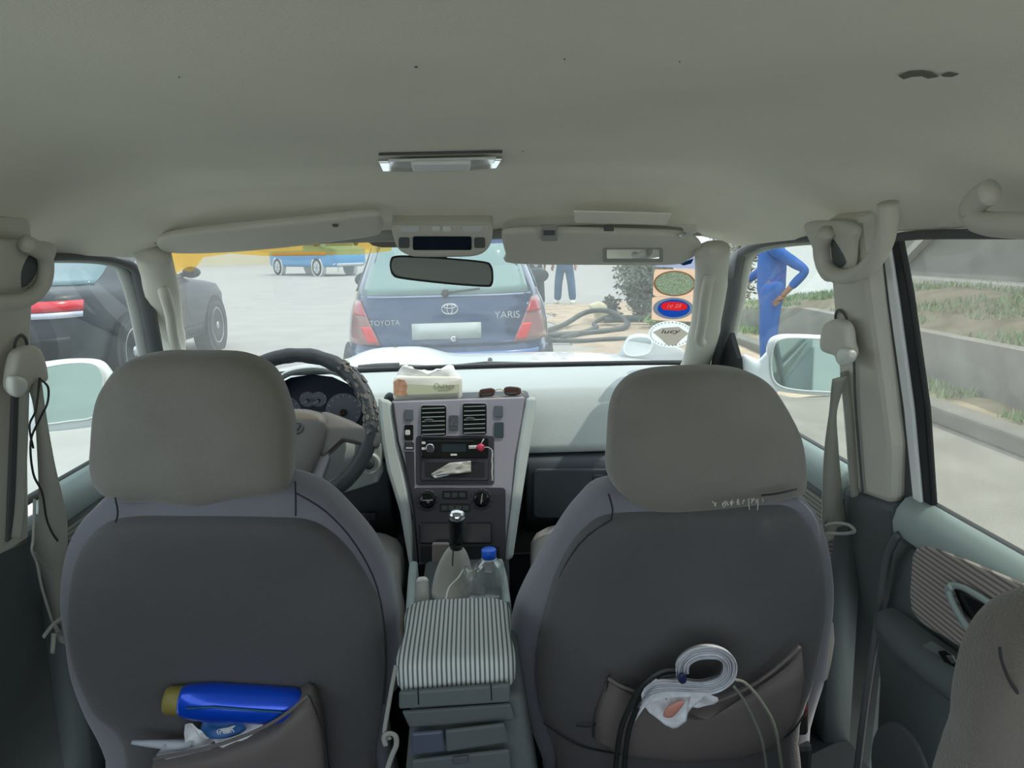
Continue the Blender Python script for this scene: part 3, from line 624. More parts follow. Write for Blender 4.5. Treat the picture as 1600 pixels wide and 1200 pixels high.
# torn threads at the right headrest cover
mb = MB(); HP = (V((0, 1.025, 1.1)), V((0, -1, 0)))
for q in range(26):
    u = 1112+random.random()*80; v = 783+random.random()*4-(u-1112)*.08; L = random.choice((3, 5, 8, 18 if random.random() > .6 else 6))
    mb.tube(sm(px(HP, (u, v), (u+random.uniform(-1.5, 1.5), v+L*.5), (u+random.uniform(-2.5, 2.5), v+L)), 3, False), .0007, 4)
mb.build('torn_threads', mat('white_thread', '#c5c3bb', .9), sR, smooth=True)
seam('headrest_gap_shade', (V((0, 1.024, 1.1)), V((0, -1, 0))), [(1190, 774), (1215, 771), (1245, 764)], M['thread'], sR, .0016)  # dark line painted in for the shaded gap beneath the headrest
# seat pockets
PKL = off(SP, .098)
mb = MB(); o_ = px(PKL, (240, 1185), (330, 1166), (400, 1141), (445, 1116), (480, 1086), (492, 1090), (506, 1140), (520, 1290), (225, 1290)); mb.puff(o_, SP[1], .03, .05, 6, 3.5); mb.build('seat_pocket', M['pocket'], sL, smooth='auto')
seam('pocket_hem', off(SP, .118), [(240, 1186), (330, 1167), (400, 1142), (445, 1117), (481, 1087)], M['pocket'], sL, .003)
seam('pocket_hem', off(SP, .122), [(484, 1088), (497, 1120), (508, 1160), (514, 1220)], M['thread'], sL, .0014)
PKR = off(SP, .066)
mb = MB(); o_ = px(PKR, (950, 1058), (975, 1072), (1040, 1092), (1110, 1096), (1180, 1066), (1230, 1028), (1252, 1006), (1256, 1050), (1245, 1110), (1215, 1160), (1150, 1180), (1050, 1184), (960, 1172), (925, 1150), (930, 1110)); mb.puff(o_, SP[1], .028, .03, 6, 3); mb.build('seat_pocket', M['pocket'], sR, smooth='auto')
seam('pocket_hem', off(SP, .091), [(950, 1060), (975, 1074), (1040, 1094), (1110, 1098), (1180, 1068), (1230, 1030), (1250, 1010)], M['pocket'], sR, .003)
seam('pocket_hem', off(SP, .072), [(952, 1055), (945, 1090), (930, 1132), (900, 1134)], M['thread'], sR, .0014)
seam('lower_seam', off(SP, .066), [(850, 1130), (905, 1165), (980, 1180), (1080, 1188), (1160, 1180), (1230, 1150), (1260, 1110)], M['thread'], sR, .0014)

# bottle in the left pocket
BP = off(SP, .085); p0, p1 = PL(258, 1094, BP), PL(486, 1104, BP)
bt = thing('drink_bottle', 'shiny blue bottle with an olive cap lying in the left seat pocket', 'bottle', p0.lerp(p1, .5)-V((0, 0, .03)))
ax = (p1-p0).normalized(); L = (p1-p0).length
mb = MB(); mb.lathe(p0, ax, [(L*.10, .020), (L*.13, .0235), (L*.20, .026), (L*.32, .0285), (L*.6, .0282), (L*.86, .0265), (L*.95, .022), (L, .012)], 32)
mb.build('bottle_body', mat('blue_metal_bottle', '#0b50e0', .28, metal=.35, coat=.5), bt, smooth=True)
mb = MB(); rings = []
for h_, r_ in ((0, .0165), (.004, .0200), (L*.11, .0215), (L*.125, .0205)):
    a_ = ax.orthogonal().normalized(); b_ = ax.cross(a_)
    rings.append([p0+ax*h_+(a_*math.cos(2*math.pi*k/64)+b_*math.sin(2*math.pi*k/64))*(r_-(.0011 if k % 2 else 0)) for k in range(64)])
mb.loft(rings); mb.build('bottle_cap', mat('olive_cap', '#8a8142', .5), bt, smooth='auto')
mb = MB(); pp = [(270, 1087), (300, 1080), (345, 1080), (385, 1083)]
mb.tube([p+SP[1]*.0262 for p in px(BP, (300, 1085), (340, 1083), (378, 1086), (430, 1090), (470, 1093))], .0016, 6); mb.build('label_stripe', mat('label_dark_green', '#1d5a74', .35), bt, smooth=True)
# leaflets / wrappers under the bottle
LP = off(SP, .098)
lf = thing('plastic_bag', 'crumpled white and blue printed bag sticking out under the blue bottle', 'plastic bag', PL(350, 1160, LP))
mb = MB()
def crum(poly, pl, amp, sc_, seed, n=10):
    o = sm(px(pl, *poly), 3); c = sum(o, V())/len(o); rg = []
    for k in range(n+1):
        s = max(.02, 1-k/n); rg.append([c+(p-c)*s+pl[1]*(amp*noise.noise((c+(p-c)*s)*sc_+V((seed, 0, 0)))) for p in o])
    mb = MB(); mb.loft(rg, cap=False); return mb
crum([(288, 1135), (300, 1132), (320, 1140), (360, 1132), (410, 1120), (430, 1128), (425, 1142), (390, 1160), (330, 1172), (295, 1170)], LP, .018, 60, 1).build('bag_sheet', M['paper'], lf, smooth=True, solid=.0005)
crum([(315, 1132), (345, 1128), (378, 1132), (382, 1144), (350, 1152), (322, 1150)], off(SP, .106), .010, 60, 4).build('blue_print', mat('blue_print', '#2d5f9c', .5), lf, smooth=True, solid=.0005)
B = basis((1, 0, .16), SP[1]); text('fresh', .013, PL(352, 1143, off(SP, .116)), B, M['paper'], 'bag_lettering', lf)
lf2 = thing('leaflet', 'pale grey rolled leaflet poking out to the left below the bottle', 'leaflet', PL(260, 1160, LP))
mb = MB(); a_, b_ = PL(206, 1160, LP), PL(300, 1166, LP); mb.tube([a_, a_.lerp(b_, .3), a_.lerp(b_, .7), b_], [.003, .0055, .008, .009], 10); mb.build('rolled_edge', mat('pale_leaflet', '#b6bcc6', .6), lf2, smooth=True)
mb = MB(); mb.prism(px(off(LP, .006), (244, 1180), (258, 1162), (262, 1170), (300, 1168), (345, 1160), (330, 1170), (260, 1186)), SP[1]*.001); mb.build('folded_corner', bpy.data.materials['pale_leaflet'], lf2)

# rolled newspapers in the right pocket
NP = off(SP, .135); dn = V((.012, .046, -.022))
nw = thing('rolled_papers', 'rolled wad of white printed papers stuffed in the right seat pocket', 'papers', PL(1075, 1080, NP))
spir = [(1002, 1094), (1020, 1078), (1050, 1074), (1085, 1076), (1115, 1074), (1136, 1062), (1142, 1042), (1132, 1026), (1110, 1020), (1085, 1024), (1068, 1038), (1066, 1056)]
pm = mat('newsprint', '#e4e6ea', .75, var=.12, vscale=120)
for q in range(17):
    o = []
    for i, (u, v) in enumerate(spir):
        k = (q-8)*1.25; c_ = (1104, 1046)
        du, dv = u-c_[0], v-c_[1]; r = math.hypot(du, dv) or 1
        o.append((u+du/r*k+random.uniform(-.8, .8), v+dv/r*k*(1 if i > 3 else .2)+((q-6)*(3.2, 2.3, 1.5, 1.0)[i] if i < 4 else 0)))
    pth = sm(px(off(NP, -.004+.006*random.random()), *o), 4, False)
    mb = MB(); mb.loft([[p for p in pth], [p+dn*.5 for p in pth], [p+dn for p in pth]], cap=False, close=False)
    mb.build('paper_sheet', pm, nw, smooth=True, solid=.0006)
mb = MB()
for q in (-7, -4, -1, 2, 5):
    o = []
    for i, (u, v) in enumerate(spir):
        du, dv = u-1104, v-1046; rr = math.hypot(du, dv) or 1; k = q*1.3
        o.append((u+du/rr*k, v+dv/rr*k*(1 if i > 3 else .2)+(q*(2.2, 1.6, 1.0, .8)[i] if i < 4 else 0)))
    mb.tube(sm(px(off(NP, .0035), *o), 4, False), .0004, 4)
mb.build('page_edge_print', mat('page_gap', '#7d8190', .8), nw)
for q, poly in enumerate(([(1002, 1085), (1025, 1060), (1036, 1075), (1070, 1076), (1080, 1092), (1066, 1134), (1050, 1137), (1015, 1115)], [(1030, 1085), (1075, 1078), (1100, 1082), (1075, 1112), (1068, 1128), (1040, 1122)], [(1075, 1085), (1120, 1086), (1108, 1104), (1085, 1110)])):
    crum(poly, off(NP, -.010-.008*q), .012, 40, q).build('paper_flap', pm, nw, smooth=True, solid=.0008)
mb = MB(); mb.puff(sm(px(off(NP, .004), (1037, 1120), (1040, 1108), (1055, 1098), (1070, 1095), (1062, 1108), (1050, 1120)), 3), SP[1], .003, .003, 3, 3); mb.build('orange_print', mat('orange_print', '#c98a7c', .7), nw, smooth=True)
mb = MB(); mb.puff(sm(px(off(NP, .006), *ell(1066, 1060, 7, 8, 12)), 2), SP[1], .003, .003, 3, 3); mb.build('blue_blot', mat('navy_print', '#20254f', .6), nw, smooth=True)
# cable loops
CP = off(SP, .118)
def cable(nm, uv, r, m, label, pl=CP, cat='cable', **k):
    mb = MB(); mb.tube(sm(px(pl, *uv), 5, False), r, 8); return mb.build(nm, m, smooth=True, label=label, cat=cat, **k)
bc = mat('black_cable', '#2b2d2c', .45)
cable('cable', [(1062, 1046), (1035, 1048), (1005, 1070), (984, 1105), (968, 1150), (958, 1240)], .0042, bc, 'thick dark cable looping out left of the rolled papers, the outer one')
cable('cable', [(1060, 1054), (1035, 1058), (1010, 1080), (993, 1112), (980, 1155), (972, 1240)], .0042, bc, 'thick dark cable left of the rolled papers, just inside the outer loop')
gc = mat('grey_green_cable', '#7f8377', .45)
cable('cable', [(1146, 1062), (1165, 1068), (1192, 1100), (1213, 1145), (1226, 1240)], .0026, gc, 'thin grey cable arching right of the rolled papers, the outer one')
cable('cable', [(1146, 1072), (1160, 1090), (1178, 1125), (1192, 1165), (1203, 1240)], .0022, gc, 'thin grey cable right of the rolled papers, inside the wider arch')

# rear seat corner at the right edge
RS = (V((0, .56, .9)), V((-.35, -1, -.1)).normalized())
rs = thing('rear_bench', 'brown grey rear seat backrest corner at the right edge near the door', 'car seat', (.50, .6, .46))
mb = MB(); mb.puff(sm(px(RS, (1672, 940), (1612, 947), (1562, 974), (1524, 1022), (1501, 1086), (1489, 1160), (1483, 1300), (1900, 1300), (1900, 990), (1790, 955)), 5), RS[1], .035, .045, 10, 3); wrinkle(mb, .005, 9, 2)
mb.build('backrest', mat('rear_seat_cloth', '#6b6661', .95, spec=.1, bump=.6, bscale=420, var=.08, vscale=10, sheen=.3), rs, smooth=True)
seam('seam', off(RS, .030), [(1562, 1012), (1566, 1035), (1580, 1068), (1604, 1100)], M['thread'], rs, .001)
mb = MB(); mb.box((.50, .62, .55), (.30, .25, .22)); mb.build('seat_base', M['carpet'], rs, bevel=.02)

# ================================================================ CENTRE CONSOLE
cc = thing('centre_console', 'dark centre console between the front seats with striped armrest lid', 'console', (.013, 1.1, .46))
RB = (V((0, .945, .8)), V((0, -1, 0)))
mb = MB(); top = [V((-.062, .945, .80)), V((.088, .945, .80)), V((.088, 1.13, .80)), V((-.062, 1.13, .80))]
bot = [V((-.10, .925, .50)), V((.125, .925, .50)), V((.125, 1.20, .50)), V((-.10, 1.20, .50))]
mb.loft([bot, [a.lerp(b, .7) for a, b in zip(bot, top)], top]); mb.build('console_box', M['lower'], cc, bevel=.010, smooth='auto')
mb = MB()
mb.puff(sm([V((x, y, .828)) for x, y in ((-.078, .950), (-.002, .945), (.074, .950), (.075, 1.04), (.073, 1.125), (-.002, 1.138), (-.077, 1.125), (-.079, 1.04))], 6), (0, 0, 1), .030, .028, 8, 5)
mb.build('armrest_lid', M['arm'], cc, smooth=True)
R_ = off(RB, .006)
R_ = (V((0, .938, .8)), V((0, -1, -.06)).normalized())
slab('latch_band', R_, [(624, 1077), (797, 1064), (797, 1092), (624, 1103)], .008, M['door'], cc, bevel=.003)
for uv in ([(653, 1076), (654, 1101)], [(767, 1067), (768, 1094)]):
    mb = MB(); mb.tube(px(off(R_, .0085), *uv), .0008, 4); mb.build('latch_gap', M['black'], cc)
slab('rear_panel', R_, [(628, 1108), (798, 1096), (806, 1122), (640, 1134)], .006, M['lower'], cc, bevel=.003)
R2 = (V((0, .932, .78)), V((0, -1, -.08)).normalized())
slab('ashtray', off(R2, .010), [(643, 1142), (692, 1138), (696, 1170), (643, 1176)], .006, mat('blue_grey_drawer', '#4b5264', .5), cc, bevel=.003)
slab('ashtray', off(R2, .010), [(696, 1138), (788, 1127), (796, 1156), (698, 1171)], .006, M['lower'], cc, bevel=.003)
slab('rear_drawer', off(R2, .010), [(644, 1184), (796, 1167), (804, 1250), (644, 1250)], .006, M['lower'], cc, bevel=.003)
slab('drawer_latch', off(R2, .016), [(707, 1182), (732, 1179), (732, 1190), (708, 1193)], .003, M['dashlow'], cc, bevel=.001)
# front tray of the console
mb = MB(); mb.box((-.005, 1.36, .60), (.155, .48, .27)); mb.build('front_tray', M['lower'], cc, bevel=.01)
def railb(nm, uv, h, wdt):
    mb = MB(); pts = [Z(u, v, .775) for u, v in uv]; mb.loft([[p+V((-wdt/2, 0, 0)), p+V((wdt/2, 0, 0)), p+V((wdt/2+.004, 0, -h)), p+V((-wdt/2-.004, 0, -h))] for p in pts]); return mb.build(nm, M['rail'], cc, bevel=.004, smooth='auto')
railb('side_rail', [(646, 876), (644, 900), (641, 950)], .10, .016)
railb('side_rail', [(780, 872), (787, 900), (792, 940)], .10, .014)
# gear lever
gl = thing('gear_lever', 'chrome topped black gear lever with a grey leather gaiter', 'gear lever', Z(706, 905, .745))
b0 = Z(706, 925, .738); GY = 1.385
mb = MB(); rg = []
kn = Y(712, 852, GY)
for v, uc, hw, y, e_ in ((936, 706, 34, 1.345, .9), (920, 705, 35, 1.365, .9), (900, 707, 32, 1.38, .8), (880, 709, 27, 1.385, .7), (866, 711, 20, 1.385, .7), (852, 712, 12, 1.385, .8)):
    c_ = Y(uc, v, y); r_ = hw/F*y; rg.append([c_+V((r_*math.cos(t)*(1+.05*math.cos(5*t)), r_*e_*math.sin(t)*(1+.05*math.sin(4*t)), 0)) for t in [k/28*2*math.pi for k in range(28)]])
mb.loft(rg); mb.build('gaiter', M['leather'], gl, smooth=True, sub=1)
mb = MB(); mb.tube(px((V((0, 1.365, .8)), V((0, -1, 0))), (708, 860), (707, 880), (708, 905), (709, 925)), .0012, 5); mb.build('gaiter_seam', M['thread'], gl, smooth=True)
a_, b_ = Y(713, 856, GY), Y(714, 803, GY-.01); ax = (b_-a_); LL = ax.length
mb = MB(); mb.lathe(a_, ax, [(0, .0125), (LL*.3, .0135), (LL*.7, .0150), (LL*.92, .0150), (LL, .012)], 24); k_ = mb.build('gear_knob', M['blk'], gl, smooth=True)
mb = MB(); mb.lathe(a_, ax, [(LL*.86, .0150), (LL*.93, .0158), (LL*1.02, .0145), (LL*1.08, .010), (LL*1.10, .002)], 24); mb.build('knob_cap', M['chrome'], k_, smooth=True)
# handbrake
hb = thing('handbrake_lever', 'grey handbrake grip with a white release button left of the gaiter', 'handbrake', Z(659, 930, .74))
mb = MB(); mb.tube([Y(660, 912, 1.25), Y(659, 960, 1.18)], [.011, .012], 12); mb.build('grip', M['trimd'], hb, smooth=True)
mb = MB(); mb.lathe(Y(660, 913, 1.25), V((0, .25, 1)), [(0, .0105), (.008, .0105), (.012, .007)], 16); mb.build('release_button', M['wplas'], hb, smooth=True)
# phone-like beige card at the front of the console
mb = MB(); mb.prism(px((V((0, 1.50, .8)), V((0, -1, .2)).normalized()), *rnd(675, 850, 702, 880, 3)), (0, .012, 0)); mb.build('beige_box', mat('beige_card', '#8d837e', .6), bevel=.002, label='small beige box standing at the foot of the centre panel behind the gear lever', cat='box')
# charging cable
mb = MB(); mb.tube(sm([Y(724, 890, 1.335), Y(716, 903, 1.315), Y(702, 918, 1.29), Y(697, 935, 1.25), Z(694, 950, .80)], 5, False), .0018, 6); mb.build('charging_cable', M['wplas'], smooth=True, label='thin white charging cable hanging over the grey gear gaiter', cat='cable')
# crumpled clear bag right of the gear lever
cl = glass('clear_plastic', (.93, .95, .95), .16, .18, (.9, .9, .88), .1)
mb = MB(); o_ = sm([Y(u, v, 1.33) for u, v in ((726, 935), (722, 905), (726, 888), (736, 890), (744, 885), (752, 892), (756, 910), (758, 935))], 3); mb.puff(o_, (0, -1, 0), .02, .03, 7, 2.4); wrinkle(mb, .008, 50, 4)
mb.build('clear_bag', cl, smooth=True, label='small crumpled clear plastic bag between the gear gaiter and water bottle', cat='plastic bag')
# water bottle
wb0 = Z(766, 938, .742); wt = Y(764, 858, wb0.y)
H_ = wt.z-wb0.z
wb = thing('water_bottle', 'clear plastic water bottle with blue cap in the console', 'bottle', wb0)
pr = [(0, .022), (.005, .027)]
for k in range(9): pr += [(.012+.009*k, .0275), (.0165+.009*k, .0262)]
pr = [(h_, r_) for h_, r_ in pr if h_ < H_*.66]+[(H_*.68, .0265), (H_*.76, .021), (H_*.83, .0125), (H_*.86, .0115)]
mb = MB(); mb.lathe(wb0, (0, 0, 1), pr, 28); mb.build('bottle_body', cl, wb, smooth=True)
mb = MB(); mb.lathe(wb0, (0, 0, 1), [(H_*.84, .0138), (H_*.99, .0138), (H_*1.0, .0125)], 32); mb.build('bottle_cap', mat('blue_cap', '#1668e8', .4), wb, smooth='auto')
mb = MB(); mb.lathe(wb0, (0, 0, 1), [(H_*.80, .0135), (H_*.82, .0145), (H_*.83, .0135)], 28); mb.build('neck_ring', M['wplas'], wb, smooth='auto')
# knotted pale strap on the left side of the console
mb = MB(); mb.tube(sm([Y(u, v, .90) for u, v in ((603, 1165), (600, 1152), (608, 1146), (618, 1150), (619, 1165), (612, 1182), (604, 1210), (600, 1260))], 5, False), .0035, 8, asp=.6)
mb.tube(sm([Y(u, v, .905) for u, v in ((619, 1040), (612, 1075), (606, 1110), (601, 1140), (602, 1155), (611, 1152))], 5, False), .0028, 8, asp=.5)
mb.build('knotted_strap', mat('pale_strap', '#8e908a', .9), smooth=True, label='knotted pale strap hanging between the left seat and the centre console', cat='strap')

# ================================================================ ROOF FITTINGS
dl = thing('dome_light', 'slim chrome edged dome light in the middle of the ceiling', 'ceiling light', Z(688, 250, 1.515))
DN = V((0, -.12, -1)).normalized()
D0 = (V((0, 1.16, 1.516)), DN)
slab('lamp_frame', D0, [(590, 243), (596, 257), (640, 258), (735, 256), (777, 252), (785, 239)], .010, M['chrome'], dl, bevel=.002)
slab('lamp_lens', off(D0, .010), [(606, 248), (610, 256), (640, 258), (735, 257), (772, 251), (775, 244)], .004, mat('lamp_lens', '#d5dbda', .15, coat=.6), dl, bevel=.0015)
slab('lamp_switch', off(D0, .014), [(642, 251), (645, 262), (734, 260), (736, 249)], .006, mat('lamp_lens_inner', '#e5e8e6', .25), dl, bevel=.002)
mb = MB(); mb.tube(px(off(D0, .008), (592, 241), (785, 237)), .0018, 6); mb.build('lamp_shadow_gap', M['seal'], dl, smooth=True)
# overhead console
ov = thing('overhead_console', 'grey overhead console with map lights and dark display above the mirror', 'overhead console', Y(690, 395, 1.42))
OP = (V((0, 1.395, 1.41)), V((0, -1, -.75)).normalized())
puffpx('console_shell', OP, [(612, 352), (622, 346), (690, 345), (758, 346), (770, 352), (768, 372), (762, 385), (748, 394), (720, 397), (655, 397), (635, 393), (622, 384), (616, 370)], .012, .05, M['trim'], ov, e=7)
slab('lens_tray', off(OP, .0125), [(618, 351), (764, 351), (762, 364), (622, 364)], .002, M['trim'], ov, bevel=.001)
for L in ([(624, 354), (655, 352), (656, 359), (648, 362), (628, 361)], [(722, 352), (755, 353), (752, 361), (732, 362), (722, 359)]):
    slab('map_light', off(OP, .0145), L, .003, mat('map_lens', '#cfd3d1', .15, coat=.5), ov, bevel=.001)
for c_ in (681, 698): slab('light_switch', off(OP, .0145), rnd(c_-7, 352, c_+7, 360, 3.9), .004, M['wplas'], ov, bevel=.001)
slab('display', off(OP, .0125), rnd(645, 369, 737, 390, 3), .002, M['lcd'], ov, bevel=.0008)
for c_ in (632, 750): slab('console_vent', off(OP, .0125), rnd(c_-9, 371, c_+8, 387, 3), .0012, M['seal'], ov, bevel=0)
# rear-view mirror
RV = (V((0, 1.405, 1.35)), V((-.03, -1, .12)).normalized())
rv = thing('rear_view_mirror', 'tilted black framed rear view mirror hanging below the overhead console', 'mirror', PL(690, 425, RV))
ro = [(610, 406), (616, 400), (640, 399), (690, 402), (755, 408), (768, 415), (771, 430), (769, 445), (758, 448), (700, 444), (630, 436), (614, 431), (609, 418)]
puffpx('mirror_housing', RV, ro, .004, .022, M['black'], rv, e=5, k=5)
slab('mirror_glass', off(RV, .0042), [(613, 408), (618, 403), (640, 402.5), (690, 405), (753, 411), (765, 417), (768, 430), (766, 442), (757, 445), (700, 441), (632, 433), (617, 428), (612, 418)], .0008, M['rvm'], rv, bevel=0, n=5)
mb = MB(); mb.tube([PL(692, 418, off(RV, -.02)), PL(692, 398, off(RV, -.035)), PL(694, 385, off(RV, -.06))], .008, 10); mb.build('mirror_stem', M['black'], rv, smooth=True)
# brown sensor plate left of the overhead console
slab('sensor_plate', off(WS, -.008), [(566, 369), (572, 376), (582, 384), (596, 387), (640, 387), (640, 372)], .004, mat('brown_plate', '#5b4a37', .5), None, bevel=.001, label='brown sensor plate stuck to the windshield left of the overhead console', cat='sensor')
# sun visors
VL = (V((0, 1.30, 1.462)), V((0, -.07, -.15)).normalized())
vl = thing('sun_visor', 'folded up left sun visor above the steering wheel', 'sun visor', PL(420, 370, VL))
puffpx('visor_panel', VL, [(244, 378), (258, 367), (330, 357), (430, 347), (520, 338), (585, 332), (597, 338), (598, 356), (588, 365), (540, 372), (440, 384), (340, 392), (262, 392)], .008, .012, M['trim'], vl, e=4)
slab('visor_screw', off(VL, .0085), ell(524, 352, 5, 2.2, 12), .001, M['seal'], vl, bevel=0)
mb = MB(); mb.tube(px(off(VL, -.006), (212, 362), (246, 378)), .005, 8); mb.build('visor_pivot', M['trimd'], vl, smooth=True)
VR = (V((0, 1.36, 1.430)), V((0, -.065, -.11)).normalized())
vr = thing('sun_visor', 'right sun visor with a vanity mirror, folded partly down', 'sun visor', PL(940, 385, VR))
puffpx('visor_panel', VR, [(784, 366), (792, 359), (850, 357), (950, 359), (1060, 363), (1085, 370), (1096, 381), (1092, 392), (1075, 404), (1050, 411), (940, 411), (800, 409), (790, 395)], .009, .010, M['trim'], vr, e=4)
fr_ = slab('mirror_frame', off(VR, .0085), rnd(942, 387, 1036, 408, 3), .003, M['trimd'], vr, bevel=.001)
slab('vanity_mirror', (PL(990, 397, off(VR, .019)), V((0, -1, .03)).normalized()), rnd(948, 390, 1030, 404, 2), .001, M['mirror'], fr_, bevel=0)
slab('visor_clip', off(VR, .006), rnd(846, 350, 870, 370, 2), .010, M['trimd'], vr, bevel=.002)
slab('clip_slot', off(VR, .0162), rnd(849, 360, 867, 367, 1), .001, M['seal'], vr, bevel=0)
mb = MB(); mb.tube(sm(px(off(VR, .008), (1060, 369), (1070, 366), (1076, 358), (1082, 354)), 4, False), .0042, 8); mb.build('visor_pivot', M['chrome'], vr, smooth=True)
slab('pivot_bracket', off(VR, .006), [(1064, 350), (1088, 350), (1088, 360), (1078, 364), (1068, 358)], .006, M['trim'], vr, bevel=.002)
slab('visor_hook', off(VR, .004), rnd(943, 352, 959, 357, 2), .006, M['seal'], vr, bevel=.001)
slab('raised_pad', (V((0, 1.33, 1.452)), V((0, -.4, -1)).normalized()), [(896, 328), (1050, 332), (1040, 350), (898, 346)], .003, M['head'], ceil, bevel=.0015)

# grab handles
def handle(label, pl, loop, plate, r=.0135, loc=None, hole=None):
    pts = px(pl, *loop); t = thing('grab_handle', label, 'grab handle', sum(pts, V())/len(pts), 'cabin grab handles')
    mb = MB(); mb.tube(sm(pts, 5, False), r, 12, asp=.85); mb.build('handle_bar', M['trim'], t, smooth=True)
    if plate: 
        mb = MB(); mb.puff(sm(px(off(pl, .020), *plate), 4), pl[1], .012, .012, 5, 4); mb.build('mount_plate', M['trim'], t, smooth=True)
    if hole: mb = MB(); mb.puff(sm(px(off(pl, .010), *hole), 3), pl[1], .003, .003, 3, 4); mb.build('dark_recess', M['lower'], t, smooth=True)
    return t
HR_ = off(SR, -.062); HL_ = off(SL, -.062)
handle('curved grab handle over the right belt pillar', HR_, [(1388, 318), (1387, 345), (1380, 380), (1362, 412), (1334, 430), (1306, 430), (1288, 412), (1284, 385), (1292, 362)], [(1262, 350), (1285, 345), (1320, 346), (1340, 358), (1335, 380), (1330, 420), (1300, 440), (1282, 420), (1276, 385)], .0125, hole=[(1300, 372), (1310, 380), (1320, 405), (1318, 416), (1304, 414)])
handle('grab handle over the left belt pillar', HL_, [(40, 380), (68, 398), (72, 425), (64, 450), (40, 468), (10, 474), (-25, 470), (-60, 440)], [(-60, 372), (0, 373), (70, 377), (82, 388), (74, 412), (60, 440), (20, 455), (-60, 450)], .0115, hole=[(42, 398), (56, 404), (54, 430), (34, 450), (30, 425)])
handle('grab handle above the rear right door window', off(SR, -.075), [(1548, 300), (1524, 316), (1518, 335), (1536, 348), (1580, 352), (1700, 356), (1780, 340)], None, .0125, hole=None)
mb = MB(); mb.tube(sm([Y(u, v, y) for u, v, y in ((255, 452, 1.50), (258, 462, 1.50), (266, 490, 1.55), (270, 520, 1.62), (276, 545, 1.70), (282, 565, 1.76))], 5, False), [.008]+[.011]*20+[.012]*5, 10)
t = thing('grab_handle', 'slim vertical grab handle on the left windshield pillar', 'grab handle', Y(266, 500, 1.55), 'cabin grab handles'); mb.build('handle_bar', M['trim'], t, smooth=True)
mb = MB(); mb.tube(sm([Y(u, v, y) for u, v, y in ((1112, 430, 1.48), (1107, 440, 1.47), (1102, 465, 1.5), (1098, 500, 1.56), (1093, 528, 1.62), (1097, 536, 1.66))], 5, False), [.008]+[.011]*20+[.010]*5, 10)
t = thing('grab_handle', 'slim vertical grab handle on the right windshield pillar', 'grab handle', Y(1100, 490, 1.55), 'cabin grab handles'); mb.build('handle_bar', M['trim'], t, smooth=True)

# ================================================================ SEAT BELTS
def ribbon(uvw, pl, th=.0012, n=5):
    """webbing: (u, v, half width px, twist deg)"""
    c = [PL(u, v, pl) for u, v, *_ in uvw]; rings = []
    cs = sm(c, n, False); hw = sm([V((w_, tw, 0)) for _, _, w_, tw in uvw], n, False)
    for i, p in enumerate(cs):
        t = (cs[min(i+1, len(cs)-1)]-cs[max(i-1, 0)]).normalized(); a = V((0, -1, 0)).cross(t).normalized()
        tw = math.radians(hw[i].y); nrm = t.cross(a); d = a*math.cos(tw)+nrm*math.sin(tw); k = hw[i].x*(p.y)/F
        rings.append([p-d*k-t.cross(d)*th, p+d*k-t.cross(d)*th, p+d*k+t.cross(d)*th, p-d*k+t.cross(d)*th])
    mb = MB(); mb.loft(rings); return mb
BR = off(SR, -.055); BL = off(SL, -.055)
sb = thing('seat_belt', 'grey seat belt hanging from the guide on the right pillar', 'seat belt', PL(1310, 545, BR))
ribbon([(1312, 590, 12, 0), (1302, 640, 6, 30), (1299, 700, 11, 10), (1300, 770, 17, 0), (1302, 830, 20, 0), (1300, 900, 19, 10), (1292, 1000, 18, 15), (1278, 1100, 15, 20), (1262, 1230, 14, 20)], off(SR, -.06)).build('webbing', M['belt'], sb, smooth='auto')
ribbon([(1322, 580, 10, 0), (1330, 660, 9, 0), (1335, 740, 9, 0), (1338, 775, 9, 0)], off(SR, -.034)).build('webbing', M['belt'], sb, smooth='auto')
g_ = MB(); g_.puff(sm(px(BR, (1288, 512), (1300, 500), (1316, 500), (1326, 512), (1330, 540), (1334, 556), (1326, 570), (1316, 570), (1310, 556), (1286, 545)), 4), SR[1], .015, .010, 6, 3); g_ = g_.build('belt_guide', M['trim'], sb, smooth=True)
mb = MB(); mb.puff(sm(px(off(BR, -.012), (1314, 545), (1328, 546), (1334, 556), (1328, 568), (1318, 572), (1312, 560)), 3), SR[1], .008, .008, 5, 3); mb.build('guide_tip', M['wplas'], g_, smooth=True)
mb = MB(); mb.tube(sm(px(off(SR, -.034), (1306, 505), (1306, 490), (1312, 485), (1322, 496), (1328, 520), (1334, 560), (1336, 620), (1342, 700), (1348, 772)), 4, False), .0022, 6); mb.build('guide_slot', M['seal'], sb, smooth=True)
mb = MB(); mb.tube(sm(px(off(SR, -.075), (1285, 826), (1300, 818), (1325, 820), (1335, 830), (1318, 834), (1290, 832)), 4), .003, 6, closed=True); mb.build('belt_loop', M['trimd'], sb, smooth=True)
sb = thing('seat_belt', 'worn seat belt with loose cords hanging from the guide on the left pillar', 'seat belt', PL(45, 585, BL))
ribbon([(52, 595, 12, 0), (62, 640, 11, 20), (72, 720, 14, 10), (82, 800, 21, 0), (80, 860, 25, 0), (86, 920, 17, 10), (92, 975, 9, 20)], off(SL, -.06)).build('webbing', M['belt'], sb, smooth='auto')
ribbon([(33, 600, 12, 0), (30, 700, 12, 0), (26, 790, 12, 0), (20, 840, 12, 0)], off(SL, -.036)).build('webbing', M['belt'], sb, smooth='auto')
ribbon([(92, 985, 6, 10), (112, 1060, 8, 0), (128, 1130, 11, 0), (150, 1210, 13, 0)], off(SL, -.07)).build('webbing', M['belt'], sb, smooth='auto')
